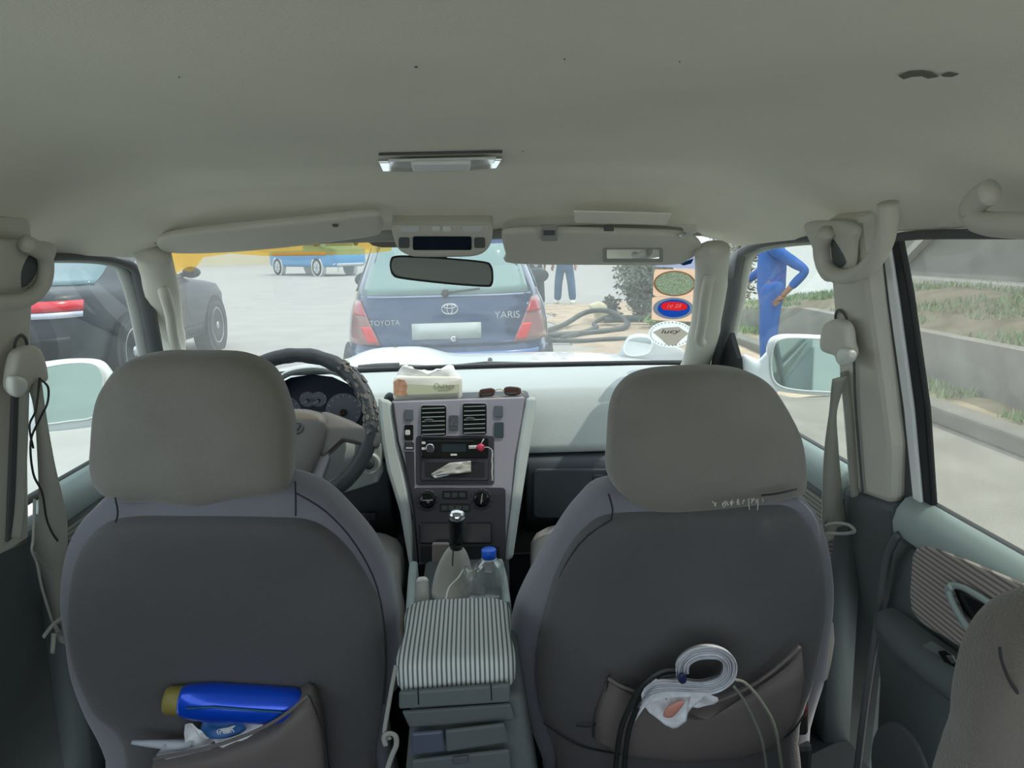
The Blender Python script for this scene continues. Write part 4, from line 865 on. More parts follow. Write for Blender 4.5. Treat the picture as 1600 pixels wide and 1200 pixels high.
g_ = MB(); g_.puff(sm(px(BL, (20, 560), (30, 545), (50, 540), (62, 550), (70, 580), (68, 595), (42, 602), (32, 618), (18, 616), (13, 600)), 4), SL[1], .015, .010, 6, 3); g_ = g_.build('belt_guide', M['trim'], sb, smooth=True)
mb = MB(); mb.puff(sm(px(off(BL, -.012), (16, 588), (34, 590), (38, 604), (28, 620), (16, 614)), 3), SL[1], .008, .008, 5, 3); mb.build('guide_tip', M['wplas'], g_, smooth=True)
mb = MB(); mb.tube(sm(px(off(SL, -.034), (22, 560), (24, 535), (34, 524), (42, 536), (38, 560)), 4, False), .0022, 6); mb.build('guide_slot', M['seal'], sb, smooth=True)
mb = MB(); mb.tube(sm(px(off(SL, -.07), (62, 592), (75, 605), (74, 630), (62, 655), (48, 690), (52, 740), (66, 770), (74, 815), (90, 845), (108, 854)), 5, False), .0016, 6)
mb.tube(sm(px(off(SL, -.07), (62, 590), (56, 640), (46, 665), (52, 700)), 5, False), .0016, 6); mb.build('loose_cord', bc, sb, smooth=True)
mb = MB(); mb.tube(sm(px(off(SL, -.075), (54, 780), (52, 840), (50, 860), (58, 880), (66, 920), (80, 965), (88, 985)), 5, False), .0022, 6)
mb.tube(sm(px(off(SL, -.075), (54, 862), (66, 880), (84, 890)), 5, False), .0014, 6); mb.build('frayed_edge', M['belt'], sb, smooth=True)
mb = MB()
for L in ([(68, 995), (84, 975), (100, 965)], [(100, 962), (96, 990), (84, 975)], [(84, 990), (82, 1020)], [(88, 985), (100, 990), (98, 968)]): mb.tube(sm(px(off(SL, -.085), *L), 4, False), .0042, 6, asp=.6)
mb.build('belt_knot', M['belt'], sb, smooth=True)
# red buckle by the right seat
rb = thing('belt_buckle', 'dark belt buckle with a red button low beside the right seat', 'belt buckle', Y(1248, 1120, 1.16))
mb = MB(); mb.prism([Y(u, v, 1.15) for u, v in rnd(1232, 1060, 1264, 1150, 8)], (0, .03, 0)); mb.build('buckle_body', M['black'], rb, bevel=.004)
mb = MB(); mb.prism([Y(u, v, 1.148) for u, v in rnd(1236, 1066, 1259, 1118, 7)], (0, -.006, 0)); mb.build('release_button', mat('buckle_red', '#7d1f26', .5), rb, bevel=.002)

# ================================================================ STICKERS
def smat(name, col, var=0, vscale=200, k=.85):
    m = mat(name, col, .8, var=var, vscale=vscale); t = m.node_tree; b = t.nodes['Principled BSDF']; o = t.nodes['Material Output']
    tl = t.nodes.new('ShaderNodeBsdfTranslucent'); tl.inputs[0].default_value = (*hexc(col), 1); mx = t.nodes.new('ShaderNodeMixShader'); mx.inputs[0].default_value = k
    if b.inputs['Base Color'].is_linked: t.links.new(b.inputs['Base Color'].links[0].from_socket, tl.inputs[0])
    t.links.new(b.outputs[0], mx.inputs[1]); t.links.new(tl.outputs[0], mx.inputs[2]); t.links.new(mx.outputs[0], o.inputs[0]); return m
def radial(poly, c, n=40):
    """boundary point of poly (pixels) for n directions around c"""
    out = []
    for k in range(n):
        a = 2*math.pi*k/n; dx, dy = math.cos(a), math.sin(a); best = None
        for (x1, y1), (x2, y2) in zip(poly, poly[1:]+poly[:1]):
            ex, ey = x2-x1, y2-y1; den = dx*ey-dy*ex
            if abs(den) < 1e-9: continue
            t = ((x1-c[0])*ey-(y1-c[1])*ex)/den; q = ((x1-c[0])*dy-(y1-c[1])*dx)/den
            if t > 0 and -1e-6 <= q <= 1+1e-6: best = t if best is None else max(best, t)
        out.append((c[0]+dx*best, c[1]+dy*best))
    return out
def holed(name, pl, outer, inner, c, m, par, th=.0003):
    o_, i_ = px(pl, *radial(outer, c)), px(pl, *radial(inner, c)); n_ = WS[1]*th
    mb = MB(); mb.loft([o_, i_, [p+n_ for p in i_], [p+n_ for p in o_]], wrap=True); return mb.build(name, m, par)
def disc(name, pl, outer, m, par, th=.0003): mb = MB(); mb.prism(px(pl, *outer), WS[1]*th); return mb.build(name, m, par)
smat('sticker_paper', '#f3e0cf')
WP_ = off(WS, -.004)
grey_t = glass('grey_sticker', (.72, .75, .72), .55, .02, (.62, .66, .6), .25)
def stk(label, c): return thing('windshield_sticker', label, 'sticker', PL(c[0], c[1], WP_))
c = (1054, 443); t = stk('peach backed oval sticker with a mottled green centre, topmost on the windshield right', c)
E1, E2 = ell(1054, 443, 33, 20, 36), ell(1054, 443, 30.5, 18, 36)
holed('backing', WP_, [(1022, 421), (1088, 421), (1088, 463.5), (1020, 463.5)], E1, c, bpy.data.materials['sticker_paper'], t)
holed('ring', WP_, E1, E2, c, smat('brown_ring', '#b79a80'), t)
disc('mottled_centre', WP_, E2, smat('mottled_green', '#bcc5b4', .3, 260, .75), t)
c = (1052, 482); t = stk('oval sticker with blue centre and red block letters, middle one on the windshield right', c)
E1, E2, E3 = ell(1052, 482, 32, 17, 36), ell(1053, 482, 25.5, 13.8, 36), [(1035, 474), (1045, 471.5), (1062, 472), (1074, 476), (1074, 483), (1060, 485.5), (1036, 484), (1032, 478)]
holed('backing', WP_, [(1019, 464), (1087, 464), (1085, 503), (1018, 500)], E1, c, bpy.data.materials['sticker_paper'], t)
holed('ring', WP_, E1, E2, c, smat('grey_ring', '#aab2bd'), t)
holed('blue_centre', WP_, E2, E3, (1053, 478.5), smat('sticker_blue', '#4a80c6'), t)
disc('red_block', WP_, E3, smat('sticker_red', '#e85a62'), t)
BW = basis((1, 0, 0), -WS[1])
text('10 25', .016, PL(1053, 478.5, off(WP_, -.001)), BW, smat('sticker_pink', '#ffffff'), 'sticker_digits', t, sy=1.7)
c = (1048, 522); t = stk('white ring sticker with dark letters inside, lowest on the windshield right', c)
E1, E2 = ell(1048, 522, 35, 20.5, 36), [(1020, 519), (1034, 512.5), (1060, 510.5), (1076, 521), (1063, 532), (1056, 540), (1042, 539), (1033, 530)]
holed('ring', WP_, E1, E2, c, smat('white_ring', '#f3f6f3'), t)
disc('inner_badge', WP_, E2, smat('badge_grey', '#cbc7bf'), t)
text('lucy', .024, PL(1048, 518, off(WP_, -.001)), BW, M['black'], 'sticker_letters', t, sx=1.25, sy=1.5)
mb = MB()
for q in range(34):
    a_ = 2*math.pi*q/34; mb.prism(px(off(WP_, -.0008), *ell(1048+31.5*math.cos(a_), 522+18*math.sin(a_), 1.2, .8, 6)), WS[1]*.0003)
mb.build('ring_marks', smat('ring_marks', '#9ea2a6'), t)
t = thing('windshield_tag', 'torn blue and white tag tucked between visor and right windshield pillar', 'tag', PL(1085, 410, off(WS, -.006)))
mb = MB(); mb.prism(px(off(WS, -.006), (1094, 382), (1097, 395), (1096, 420), (1080, 420), (1020, 416), (1040, 412), (1070, 410), (1082, 402)), WS[1]*.0004); mb.build('tag_sheet', smat('pale_tag', '#cfd3e2'), t)
mb = MB(); mb.prism(px(off(WS, -.0075), (1062, 412), (1070, 409), (1084, 404), (1080, 412), (1068, 415)), WS[1]*.0004); mb.build('blue_mark', smat('tag_blue', '#2f6d8e'), t)
mb = MB(); mb.prism(px(off(WS, -.0075), (1091, 385), (1097, 384), (1097, 397), (1089, 396)), WS[1]*.0004); mb.build('amber_mark', smat('tag_amber', '#d9a765'), t)

# ================================================================ OWN CAR OUTSIDE: hood, wipers, mirrors
hd = thing('car_hood', 'sunlit white hood just beyond the windshield base', 'car hood', (0, 2.8, .9))
def hood(s, t):  # raised bulge on the driver side
    x = (2*s-1)*.74; y = 2.22+1.05*t
    z = 1.045-.05*t-.16*t**4-.05*abs(2*s-1)**4
    z += .040*math.exp(-(((x+.225)/.15)**4))*math.exp(-((t-.30)/.30)**2)
    return (x*(1-.06*t), y, z)
mb = MB(); mb.grid(hood, 48, 24); mb.build('hood_panel', M['white'], hd, smooth=True, solid=.003)
mb = MB(); mb.lathe((.085, 2.36, 1.042), (0, 0, 1), [(0, .008), (.008, .006), (.010, .002)], 12); mb.build('washer_nozzle', M['black'], hd, smooth=True)
mb = MB(); mb.lathe((-.225, 2.56, 1.068), (0, 0, 1), [(0, .008), (.008, .006), (.010, .002)], 12); mb.build('washer_nozzle', M['black'], hd, smooth=True)
mb = MB(); mb.box((0, 2.21, .97), (1.46, .06, .08)); mb.box((0, 3.28, .55), (1.5, .08, .6)); mb.box((-.74, 2.7, .62), (.03, 1.1, .55)); mb.box((.74, 2.7, .62), (.03, 1.1, .55)); mb.build('fenders', M['white'], hd, bevel=.02)
for pts, lab in (([(560, 574), (590, 571), (624, 570)], 'black wiper blade resting left of the tissue pack'), ([(712, 573), (760, 568), (860, 570), (930, 573)], 'long black wiper blade across the right windshield base')):
    mb = MB(); mb.tube(px(off(WS, .012), *pts), .0065, 8, asp=.7); mb.build('wiper_blade', M['black'], smooth=True, label=lab, cat='wiper')
# fender mirror seen through the lower right of the windshield
fp = (V((0, 2.6, 1.05)), V((-.1, -1, 0)).normalized())
fm = thing('fender_mirror', 'pale rounded auxiliary mirror on the right front fender beyond the stickers', 'mirror', PL(1010, 575, fp))
pm_ = mat('pale_plastic', '#c3c7c6', .5)
puffpx('mirror_housing', fp, [(958, 585), (965, 560), (975, 540), (985, 526), (1005, 523), (1030, 530), (1060, 542), (1075, 555), (1082, 585), (1020, 600)], .02, .08, pm_, fm, e=4)
slab('mirror_glass', off(fp, .021), sm([V((u, v, 0)) for u, v in ((975, 545), (982, 530), (992, 526), (1010, 526), (1019, 533), (1017, 546), (1006, 555), (985, 556))], 4) and [(975, 545), (978, 535), (984, 529), (994, 526), (1008, 526), (1017, 530), (1019, 538), (1015, 549), (1006, 554), (988, 556), (978, 552)], .002, M['mirror'], fm, bevel=0)
mb = MB(); mb.tube(sm(px(off(fp, .022), (975, 545), (978, 535), (984, 529), (994, 526), (1008, 526), (1017, 530), (1019, 538), (1015, 549), (1006, 554), (988, 556), (978, 552)), 2), .003, 6, closed=True); mb.build('mirror_rim', M['white'], fm, smooth=True)
# door mirrors
def dmirror(label, pl, hous, gls, base, asm):
    t = thing('door_mirror', label, 'side mirror', sum(px(pl, *hous), V())/len(hous))
    puffpx('mirror_housing', pl, hous, .012, .07, M['white'], t, e=4)
    slab('mirror_glass', off(pl, .0125), gls, .0015, asm, t, bevel=0, n=4)
    mb = MB(); mb.tube(sm(px(off(pl, .0125), *gls), 4), .003, 6, closed=True); mb.build('mirror_rim', M['wplas'], t, smooth=True)
    puffpx('mirror_arm', off(pl, -.01), base, .02, .03, M['white'], t, e=4)
    return t
mg = mat('greenish_mirror', '#b5cdc8', .03, metal=1)
ML = (V((-.86, 1.72, 1.07)), V((.22, -1, .02)).normalized())
dmirror('white left door mirror outside the front window', ML, [(50, 572), (70, 566), (110, 562), (150, 564), (168, 578), (176, 600), (172, 640), (160, 662), (120, 670), (60, 674), (40, 660), (42, 600)],
        [(60, 580), (80, 572), (120, 567), (148, 570), (160, 584), (162, 606), (158, 632), (145, 652), (110, 658), (62, 662), (52, 640), (52, 600)], [(150, 600), (172, 590), (205, 600), (225, 640), (222, 670), (180, 668), (150, 660)], mg)
MR = (V((.86, 1.80, 1.10)), V((-.25, -1, .02)).normalized())
dmirror('white right door mirror outside the front window', MR, [(1198, 560), (1202, 535), (1215, 525), (1240, 523), (1300, 526), (1345, 532), (1352, 560), (1350, 600), (1330, 620), (1280, 618), (1235, 614), (1210, 608), (1200, 590)],
        [(1205, 560), (1210, 538), (1222, 530), (1245, 528), (1300, 531), (1338, 537), (1344, 560), (1342, 596), (1325, 612), (1280, 612), (1235, 608), (1214, 600), (1206, 585)], [(1160, 555), (1185, 562), (1200, 550), (1212, 560), (1215, 610), (1190, 640), (1170, 640), (1160, 600)], mg)

# ================================================================ OUTSIDE: ground and bank
road_m = mat('pale_asphalt', '#a3a39e', .9, spec=.1, bump=.3, bscale=40, var=.07, vscale=1.3)
mb = MB(); mb.add([(-90, -25, 0), (70, -25, 0), (70, 160, 0), (-90, 160, 0)], [(0, 1, 2, 3)]); mb.build('road', road_m, kind='structure')
dirt = mat('beige_dirt', '#b5a58f', .95, spec=.05, bump=1, bscale=25, var=.22, vscale=2.5)
mb = MB(); mb.grid(lambda s, t: (1.35+2.2*s+(.5*noise.noise(V((t*6, 3, 0))) if s < .1 else 0), 6.5+11*t, .006+.05*s*math.sin(math.pi*t)+.02*noise.noise(V((s*7, t*20, 0)))), 20, 60); mb.build('dirt_verge', dirt, kind='structure', smooth=True)
conc = mat('grey_concrete', '#8d8c84', .9, spec=.1, bump=.8, bscale=30, var=.12, vscale=3)
conc2 = mat('pale_concrete', '#b8b5aa', .9, spec=.1, bump=.6, bscale=40, var=.08, vscale=5)
mb = MB(); mb.loft([[V((3.45, y, 0)), V((3.45, y, .13)), V((3.62, y, .15)), V((3.62, y, 0))] for y in [-5+2*k for k in range(10)]]); mb.build('curb', mat('dark_curb', '#7d7b72', .9, bump=.6, bscale=40, var=.1), kind='structure', bevel=.02)
mb = MB(); mb.grid(lambda s, t: (1.0+2.46*s+(.25*noise.noise(V((t*9, 5, 0))) if s < .1 else 0), -6+13.2*t, .003), 12, 40); mb.build('road_shoulder', mat('beige_grey_asphalt', '#8c8a80', .95, spec=.05, bump=.6, bscale=30, var=.14, vscale=2.2), kind='structure')  # darker beige grey strip along the right of the road
def hgt(y): return 1 if y < 9 else max(0, 1-(y-9)/6)
mb = MB(); mb.loft([[V((3.95, y, 0)), V((3.95, y, .56*max(.2, hgt(y)))), V((4.1, y, .56*max(.2, hgt(y)))), V((4.1, y, 0))] for y in [-6+k for k in range(22)]]); mb.build('wall_bank_low', conc, kind='structure')
def slope(s, t):
    x = 4.08+1.55*s; y = -6+21*t; z = (.53+.30*s)*max(.2, hgt(y))+.06*noise.noise(V((x*1.5, y*1.2, 0)))+(.05 if .2 < s < .8 else 0); return (x, y, z)
mb = MB(); mb.grid(slope, 16, 80); mb.build('bank_slope', mat('dry_soil', '#978c76', .95, spec=.05, bump=1, bscale=20, var=.25, vscale=3), kind='structure', smooth=True)
mb = MB(); mb.box((5.62, 2.2, .82), (.22, 18.5, .12)); mb.build('wall_ledge', conc2, kind='structure', bevel=.02)
mb = MB(); mb.box((5.85, 2.2, 1.9), (.25, 18, 3.8)); mb.build('wall_bank_high', conc, kind='structure')
mb = MB(); mb.box((5.66, 9.3, 1.40), (.12, 3.2, .09), Matrix.Rotation(math.radians(-32), 3, 'X')); mb.build('wall_ramp_edge', conc2, kind='structure')
# strip of soil between curb and low wall
mb = MB(); mb.grid(lambda s, t: (3.60+.36*s, -5+18*t, .13+.04*noise.noise(V((s*3, t*30, 1)))), 4, 60); mb.build('verge_soil', bpy.data.materials['dry_soil'], kind='structure', smooth=True)
# grass: uncountable blades
def blades(name, m, n, fn, h0, h1, label, cat):
    mb = MB(); k = 0; tries = 0
    while k < n and tries < n*8:
        tries += 1; p, ok = fn()
        if not ok: continue
        k += 1; a = random.random()*6.28; h = random.uniform(h0, h1); w_ = .006+h*.05; d = V((math.cos(a), math.sin(a), 0)); lean = V((random.uniform(-.5, .5), random.uniform(-.5, .5), 1))*h
        mb.add([p-d*w_, p+d*w_, p+lean*.6+d*w_*.7, p+lean*1.0], [(0, 1, 2, 3)])
    o = mb.build(name, m); o['kind'] = 'stuff'; o['label'] = label; o['category'] = cat; return o
gm_ = mat('green_weeds', '#93a67e', .8, spec=.1, var=.3, vscale=8)
def gs():
    s, t = random.random(), random.random(); t = .1+.9*t; p = V(slope(s, t)); return p, noise.noise(V((p.x*1.1, p.y*.9, 4))) > -.10+.0*s
blades('grass', gm_, 15000, gs, .02, .085, 'green weeds growing in patches on the bank beside the wall', 'grass')
def gs2():
    y = random.uniform(-2, 12); p = V((random.uniform(3.62, 3.94), y, .14)); return p, noise.noise(V((1, p.y*.8, 4))) > 0
blades('grass', gm_, 3500, gs2, .02, .09, 'tufts of grass along the curb at the foot of the low wall', 'grass')

# shrubs
def bush(label, c, rx_, ry_, rz_, n, m, sz=.05):
    t = thing('bush', label, 'bush', c)
    c = V(c)
    lobes = [(V((random.uniform(-.5, .5)*rx_, random.uniform(-.5, .5)*ry_, rz_*random.uniform(.35, 1.4))), random.uniform(.4, .6)) for _ in range(9)]
    mb = MB()
    for k in range(n):
        lc, lr = random.choice(lobes); d = V((random.gauss(0, 1), random.gauss(0, 1), random.gauss(0, 1))).normalized()
        r = lr*(.55+.5*random.random())*(1+.25*noise.noise(d*3+lc*5))
        p = c+lc+V((d.x*rx_*r*1.2, d.y*ry_*r*1.2, d.z*rz_*r)); p.z = max(p.z, .04)
        a = V((random.gauss(0, 1), random.gauss(0, 1), random.gauss(0, .6))).normalized(); b = a.cross(d+V((0, 0, .3))).normalized()*.45; s = sz*random.uniform(.6, 1.3)
        mb.add([p-a*s, p+b*s*.9+d*s*.1, p+a*s, p-b*s*.9+d*s*.1], [(0, 1, 2), (0, 2, 3)])
    mb.build('foliage', m, t)
    mb = MB()
    for lc, lr in lobes: mb.tube(sm([c+V((lc.x*.1, lc.y*.1, 0)), c+V((lc.x*.6, lc.y*.6, lc.z*.5)), c+lc], 3, False), [.02]*3+[.014]*3+[.008], 6)
    mb.build('stems', mat('stem_brown', '#5f5240', .9), t, smooth=True)
lf_ = mat('leaf_grey_green', '#6f7c68', .6, spec=.3, var=.3, vscale=20)
bush('dense grey green bush on the verge beyond the stickers, tallest in view', (2.95, 13.3, 0), .55, .5, .72, 4200, lf_, .045)
bush('low brown green shrub beyond the right front door window', (5.3, 15.2, .05), .7, .6, .85, 2600, mat('leaf_brown_green', '#86806a', .8, var=.35, vscale=12), .06)
bush('small leafy plant at the left foot of the dense bush', (2.42, 13.2, 0), .20, .2, .26, 260, mat('leaf_dark', '#5d5f50', .7, var=.2, vscale=20), .07)
bush('bright green low weeds at the right foot of the dense bush', (3.1, 12.0, 0), .45, .3, .16, 700, mat('leaf_bright', '#7f9a5c', .7, var=.2, vscale=20), .05)
# black hoses on the verge
hm = mat('dark_hose', '#3e4743', .5)
for pts, r, lab in (([(1.05, 11.6, .05), (1.5, 12.4, .07), (1.95, 12.9, .22), (2.3, 12.6, .25), (2.5, 12.1, .10), (2.2, 11.6, .06), (1.7, 11.4, .05), (1.1, 11.2, .05)], .042, 'thick dark hose looping on the dirt verge beside the blue car'),
                    ([(1.9, 11.5, .06), (2.35, 11.7, .08), (2.45, 12.2, .18), (2.3, 12.7, .16), (2.0, 12.4, .08), (1.95, 11.9, .06), (1.3, 10.9, .05)], .032, 'dark hose coiled in a ring below the small leafy plant'),
                    ([(2.2, 12.6, .12), (2.7, 12.5, .13), (3.2, 12.2, .12), (3.6, 12.0, .10)], .06, 'straight dark green pipe running right toward the bright weeds'),
                    ([(1.0, 10.6, .05), (1.5, 10.5, .05), (2.0, 10.6, .05), (2.6, 10.6, .04)], .03, 'dark hose lying nearest along the edge of the pale road')):
    mb = MB(); mb.tube(sm(pts, 6, False), r, 10); mb.build('hose', hm, smooth=True, label=lab, cat='hose', group='hoses on the verge')
mb = MB(); mb.puff(sm([V((x, 13.1, z)) for x, z in ((2.02, .32), (2.2, .38), (2.34, .3), (2.36, .12), (2.26, .02), (2.14, .05), (2.1, .2))], 4), (0, -1, 0), .12, .12, 5, 3)
mb.build('stone', mat('pale_yellow_stone', '#d6cfae', .9, var=.15, vscale=8), smooth=True, label='pale yellow stone block between hoses and dense bush', cat='stone')

# ---- cars
def sup(x, w_, n): return (max(0, 1-min(1, abs(x)/w_)**n))**(1/n)
class Car:
    def __init__(s, name, label, loc, rot, rings, nexp=5.0, cat='car'):
        s.R = Matrix.Rotation(rot, 3, 'Z'); s.loc = V(loc); s.rings = rings; s.n = nexp; s.t = thing(name, label, cat, loc)
    def W(s, p): return s.loc+s.R @ V(p)
    def ring(s, z):
        r = s.rings
        for a, b in zip(r, r[1:]):
            if a[0] <= z <= b[0]:
                k = (z-a[0])/max(1e-6, b[0]-a[0]); return [a[i]+(b[i]-a[i])*k for i in range(4)]
        return list(r[-1]) if z > r[-1][0] else list(r[0])
    def rear(s, x, z, e=.01): _, w_, y0, y1 = s.ring(z); return V((x, (y0+y1)/2-(y1-y0)/2*sup(x, w_, s.n)-e, z))
    def front(s, x, z, e=.01): _, w_, y0, y1 = s.ring(z); return V((x, (y0+y1)/2+(y1-y0)/2*sup(x, w_, s.n)+e, z))
    def side(s, sg, y, z, e=.01): _, w_, y0, y1 = s.ring(z); c = (y0+y1)/2; return V((sg*(w_*sup(y-c, (y1-y0)/2, s.n)+e), y, z))
    def body(s, m):
        mb = MB(); N = 72; rg = []
        for z, w_, y0, y1 in s.rings:
            c = (y0+y1)/2; h = (y1-y0)/2; r = []
            for k in range(N):
                t = 2*math.pi*k/N; ct, st_ = math.cos(t), math.sin(t); f = 2/s.n
                r.append(s.W((w_*math.copysign(abs(ct)**f, ct), c+h*math.copysign(abs(st_)**f, st_), z)))
            rg.append(r)
        mb.loft(rg); return mb.build('body', m, s.t, smooth='auto')
    def patch(s, name, fn, xl, xr, z0, z1, m, par=None, nx=8, nz=6, th=.012, e=.012):
        """fn: 'rear'|'front'|('side', sg); xl, xr functions of z"""
        mb = MB(); f = (lambda a, z, ee: s.side(fn[1], a, z, ee)) if isinstance(fn, tuple) else getattr(s, fn)
        ro, ri = [], []
        P = lambda i, j, ee: s.W(f(xl(z0+(z1-z0)*j/nz)+(xr(z0+(z1-z0)*j/nz)-xl(z0+(z1-z0)*j/nz))*i/nx, z0+(z1-z0)*j/nz, ee))
        vs = [P(i, j, e) for i in range(nx+1) for j in range(nz+1)]+[P(i, j, e-th) for i in range(nx+1) for j in range(nz+1)]
        o_ = (nx+1)*(nz+1); fs = [(i*(nz+1)+j, (i+1)*(nz+1)+j, (i+1)*(nz+1)+j+1, i*(nz+1)+j+1) for i in range(nx) for j in range(nz)]
        fs += [tuple(o_+q for q in f_)[::-1] for f_ in fs]
        bd = [i*(nz+1) for i in range(nx+1)]+[nx*(nz+1)+j for j in range(1, nz+1)]+[i*(nz+1)+nz for i in range(nx-1, -1, -1)]+[j for j in range(nz-1, 0, -1)]
        fs += [(bd[k], bd[(k+1) % len(bd)], o_+bd[(k+1) % len(bd)], o_+bd[k]) for k in range(len(bd))]
        mb.add(vs, fs); return mb.build(name, m, par or s.t, smooth='auto')
    def wheel(s, x, y, r, sg, spokes=5, rim=None):
        mb = MB(); mb.lathe(s.W((x, y, r)), s.R @ V((sg, 0, 0)), [(-.18, r*.7), (-.18, r*.94), (-.15, r), (0, r), (.03, r*.93), (.035, r*.72), (.01, r*.70), (-.10, r*.68)], 32, cap=True)
        w_ = mb.build('wheel', M['black'], s.t, smooth='auto')
        mb = MB(); c_ = s.W((x, y, r)); ax = s.R @ V((sg, 0, 0)); f = s.R @ V((0, 1, 0))
        mb.lathe(c_, ax, [(-.05, r*.70), (.025, r*.70), (.030, r*.66), (.0, r*.62), (-.05, r*.60)], 32)
        for k in range(spokes):
            t = 2*math.pi*k/spokes; d = f*math.cos(t)+V((0, 0, 1))*math.sin(t); q = d.cross(ax)
            mb.loft([[c_+d*a+q*b+ax*h for b, h in ((-hw, .0), (hw, .0), (hw, .02), (-hw, .02))] for a, hw in ((r*.05, .03), (r*.35, .028), (r*.66, .038))])
        mb.lathe(c_, ax, [(0, r*.16), (.025, r*.15), (.03, r*.05)], 16)
        mb.build('rim', rim or mat('alloy', '#b9bcbe', .3, metal=.7), w_, smooth='auto'); return w_
    def arch(s, x, y, r, sg, m=None):
        mb = MB(); mb.lathe(s.W((sg*abs(x), y, r)), s.R @ V((sg, 0, 0)), [(-.2, r*1.16), (.012, r*1.16), (.012, r*1.02)], 32); mb.build('wheel_arch', m or M['black'], s.t)
    def mirror(s, sg, y, z, m, sc_=1):
        a = s.side(sg, y, z, 0); c_ = a+V((sg*.13*sc_, -.02, .03)); mb = MB()
        mb.puff([s.W(c_+V((.10*sc_*math.cos(t), 0, .065*sc_*math.sin(t)))) for t in [k/16*2*math.pi for k in range(16)]], s.R @ V((0, -1, 0)), .02, .09*sc_, 5, 3)
        mb.tube([s.W(a), s.W(c_+V((0, .04, -.03)))], .025*sc_, 8); mb.build('side_mirror', m, s.t, smooth=True)
dg = mat('car_glass', '#4e6b70', .06, spec=.9)
# blue hatchback
hb_r = [(.22, .78, .10, 3.68), (.30, .835, .02, 3.74), (.45, .85, 0, 3.78), (.60, .852, .0, 3.78), (.62, .848, .03, 3.78), (.75, .845, .035, 3.76), (.88, .825, .04, 3.66), (.96, .79, .055, 3.40), (1.0, .765, .07, 3.1), (1.02, .755, .075, 2.75), (1.15, .70, .13, 2.50), (1.28, .645, .20, 2.25), (1.38, .61, .27, 2.02), (1.45, .58, .33, 1.85), (1.50, .52, .45, 1.65), (1.52, .40, .65, 1.45)]
hc = Car('hatchback_car', 'blue hatchback standing close ahead, seen from behind', (-.165, 5.75, 0), 0, hb_r)
blue = mat('blue_car_paint', '#173a66', .22, metal=.3, coat=.8)
hc.body(blue)
red = mat('red_lens', '#b3202c', .25, coat=.5); clr = mat('clear_lens', '#b9a9a6', .25, coat=.5)
rwin = hc.patch('rear_window', 'rear', lambda z: -(.64-(z-1.03)*.25), lambda z: (.64-(z-1.03)*.25), 1.03, 1.40, mat('hatch_glass', '#86a6a2', .08, spec=.8), nx=14)
hc.patch('window_rim', 'rear', lambda z: -(.66-(z-1.0)*.25), lambda z: (.66-(z-1.0)*.25), 1.012, 1.026, mat('pale_blue_line', '#8fa6c4', .4), rwin, nx=14, nz=1)
for sg in (-1, 1):
    a = (lambda z: .835-(z-.62)*.22-.03) ; b = (lambda z: .50+max(0, z-.66)*.48)
    L = hc.patch('tail_light', 'rear', (lambda z, a=a, b=b: (b(z) if sg > 0 else -a(z))), (lambda z, a=a, b=b: (a(z) if sg > 0 else -b(z))), .66, .99, mat('tail_grey_red', '#9a6a68', .25, coat=.5), e=.02, th=.03)
    hc.patch('red_lens', 'rear', (lambda z: (b(z)+.005 if sg > 0 else -(a(z)-.01))), (lambda z: (a(z)-.01 if sg > 0 else -(b(z)+.005))), .88, .97, red, L, e=.028)
    hc.patch('brake_lens', 'rear', (lambda z: (b(z)+.01 if sg > 0 else -(b(z)+.09))), (lambda z: (b(z)+.09 if sg > 0 else -(b(z)+.01))), .68, .80, mat('bright_red_lens', '#e02a30', .2, coat=.6), L, e=.030)
    hc.patch('side_window', ('side', sg), lambda z: .45+(z-1.0)*.6, lambda z: 2.5-(z-1.02)*1.5, 1.05, 1.38, dg, nx=16)
    for y_, r_ in ((.62, .29), (3.05, .29)): hc.arch(.83, y_, r_, sg); hc.wheel(sg*.82, y_, r_, sg)
    hc.mirror(sg, 2.35, 1.03, mat('dark_mirror_cap', '#2e3a3c', .4), 1.25)
hc.patch('tailgate_step_shade', 'rear', lambda z: -.55, lambda z: .55, .655, .672, mat('blue_shadow_line', '#16305c', .3), nx=12, nz=1, e=.02)  # darker blue strip painted as the tailgate step's shadow line
hc.patch('rear_bumper_line', 'rear', lambda z: -.80, lambda z: .80, .56, .60, mat('bumper_line', '#5b7fb8', .3, coat=.5), nx=14, nz=1, e=.02, th=.02)
hc.patch('number_plate', 'rear', lambda z: -.26, lambda z: .26, .70, .82, mat('plate_white', '#bcc7c2', .5), nx=6, nz=1, e=.016)
c_ = hc.W(hc.rear(.03, .925, .025))
mb = MB(); 
for a_, b_, tl in ((.060, .040, 0), (.020, .038, 0)): mb.tube([c_+V((a_*math.cos(t), 0, b_*math.sin(t))) for t in [k/24*2*math.pi for k in range(24)]], .0055, 6, closed=True)
mb.tube([c_+V((.044*math.cos(t), 0, .013*math.sin(t)+.018)) for t in [k/24*2*math.pi for k in range(24)]], .005, 6, closed=True)
mb.build('tailgate_emblem', M['chrome'], hc.t, smooth=True)
RX = Matrix(((1, 0, 0), (0, 0, -1), (0, 1, 0)))
text('YARIS', .075, hc.W(hc.rear(.46, .868, .02)), RX, M['chrome'], 'model_lettering', hc.t, ext=.004)
text('TOYOTA', .055, hc.W(hc.rear(-.46, .83, .02)), RX, M['chrome'], 'maker_lettering', hc.t, ext=.004)
mb = MB(); c_ = hc.W(hc.rear(.05, .70, .02)); mb.lathe(c_, (0, -1, 0), [(0, .025), (.01, .022), (.008, .01)], 16); mb.build('lock', M['chrome'], hc.t, smooth=True)
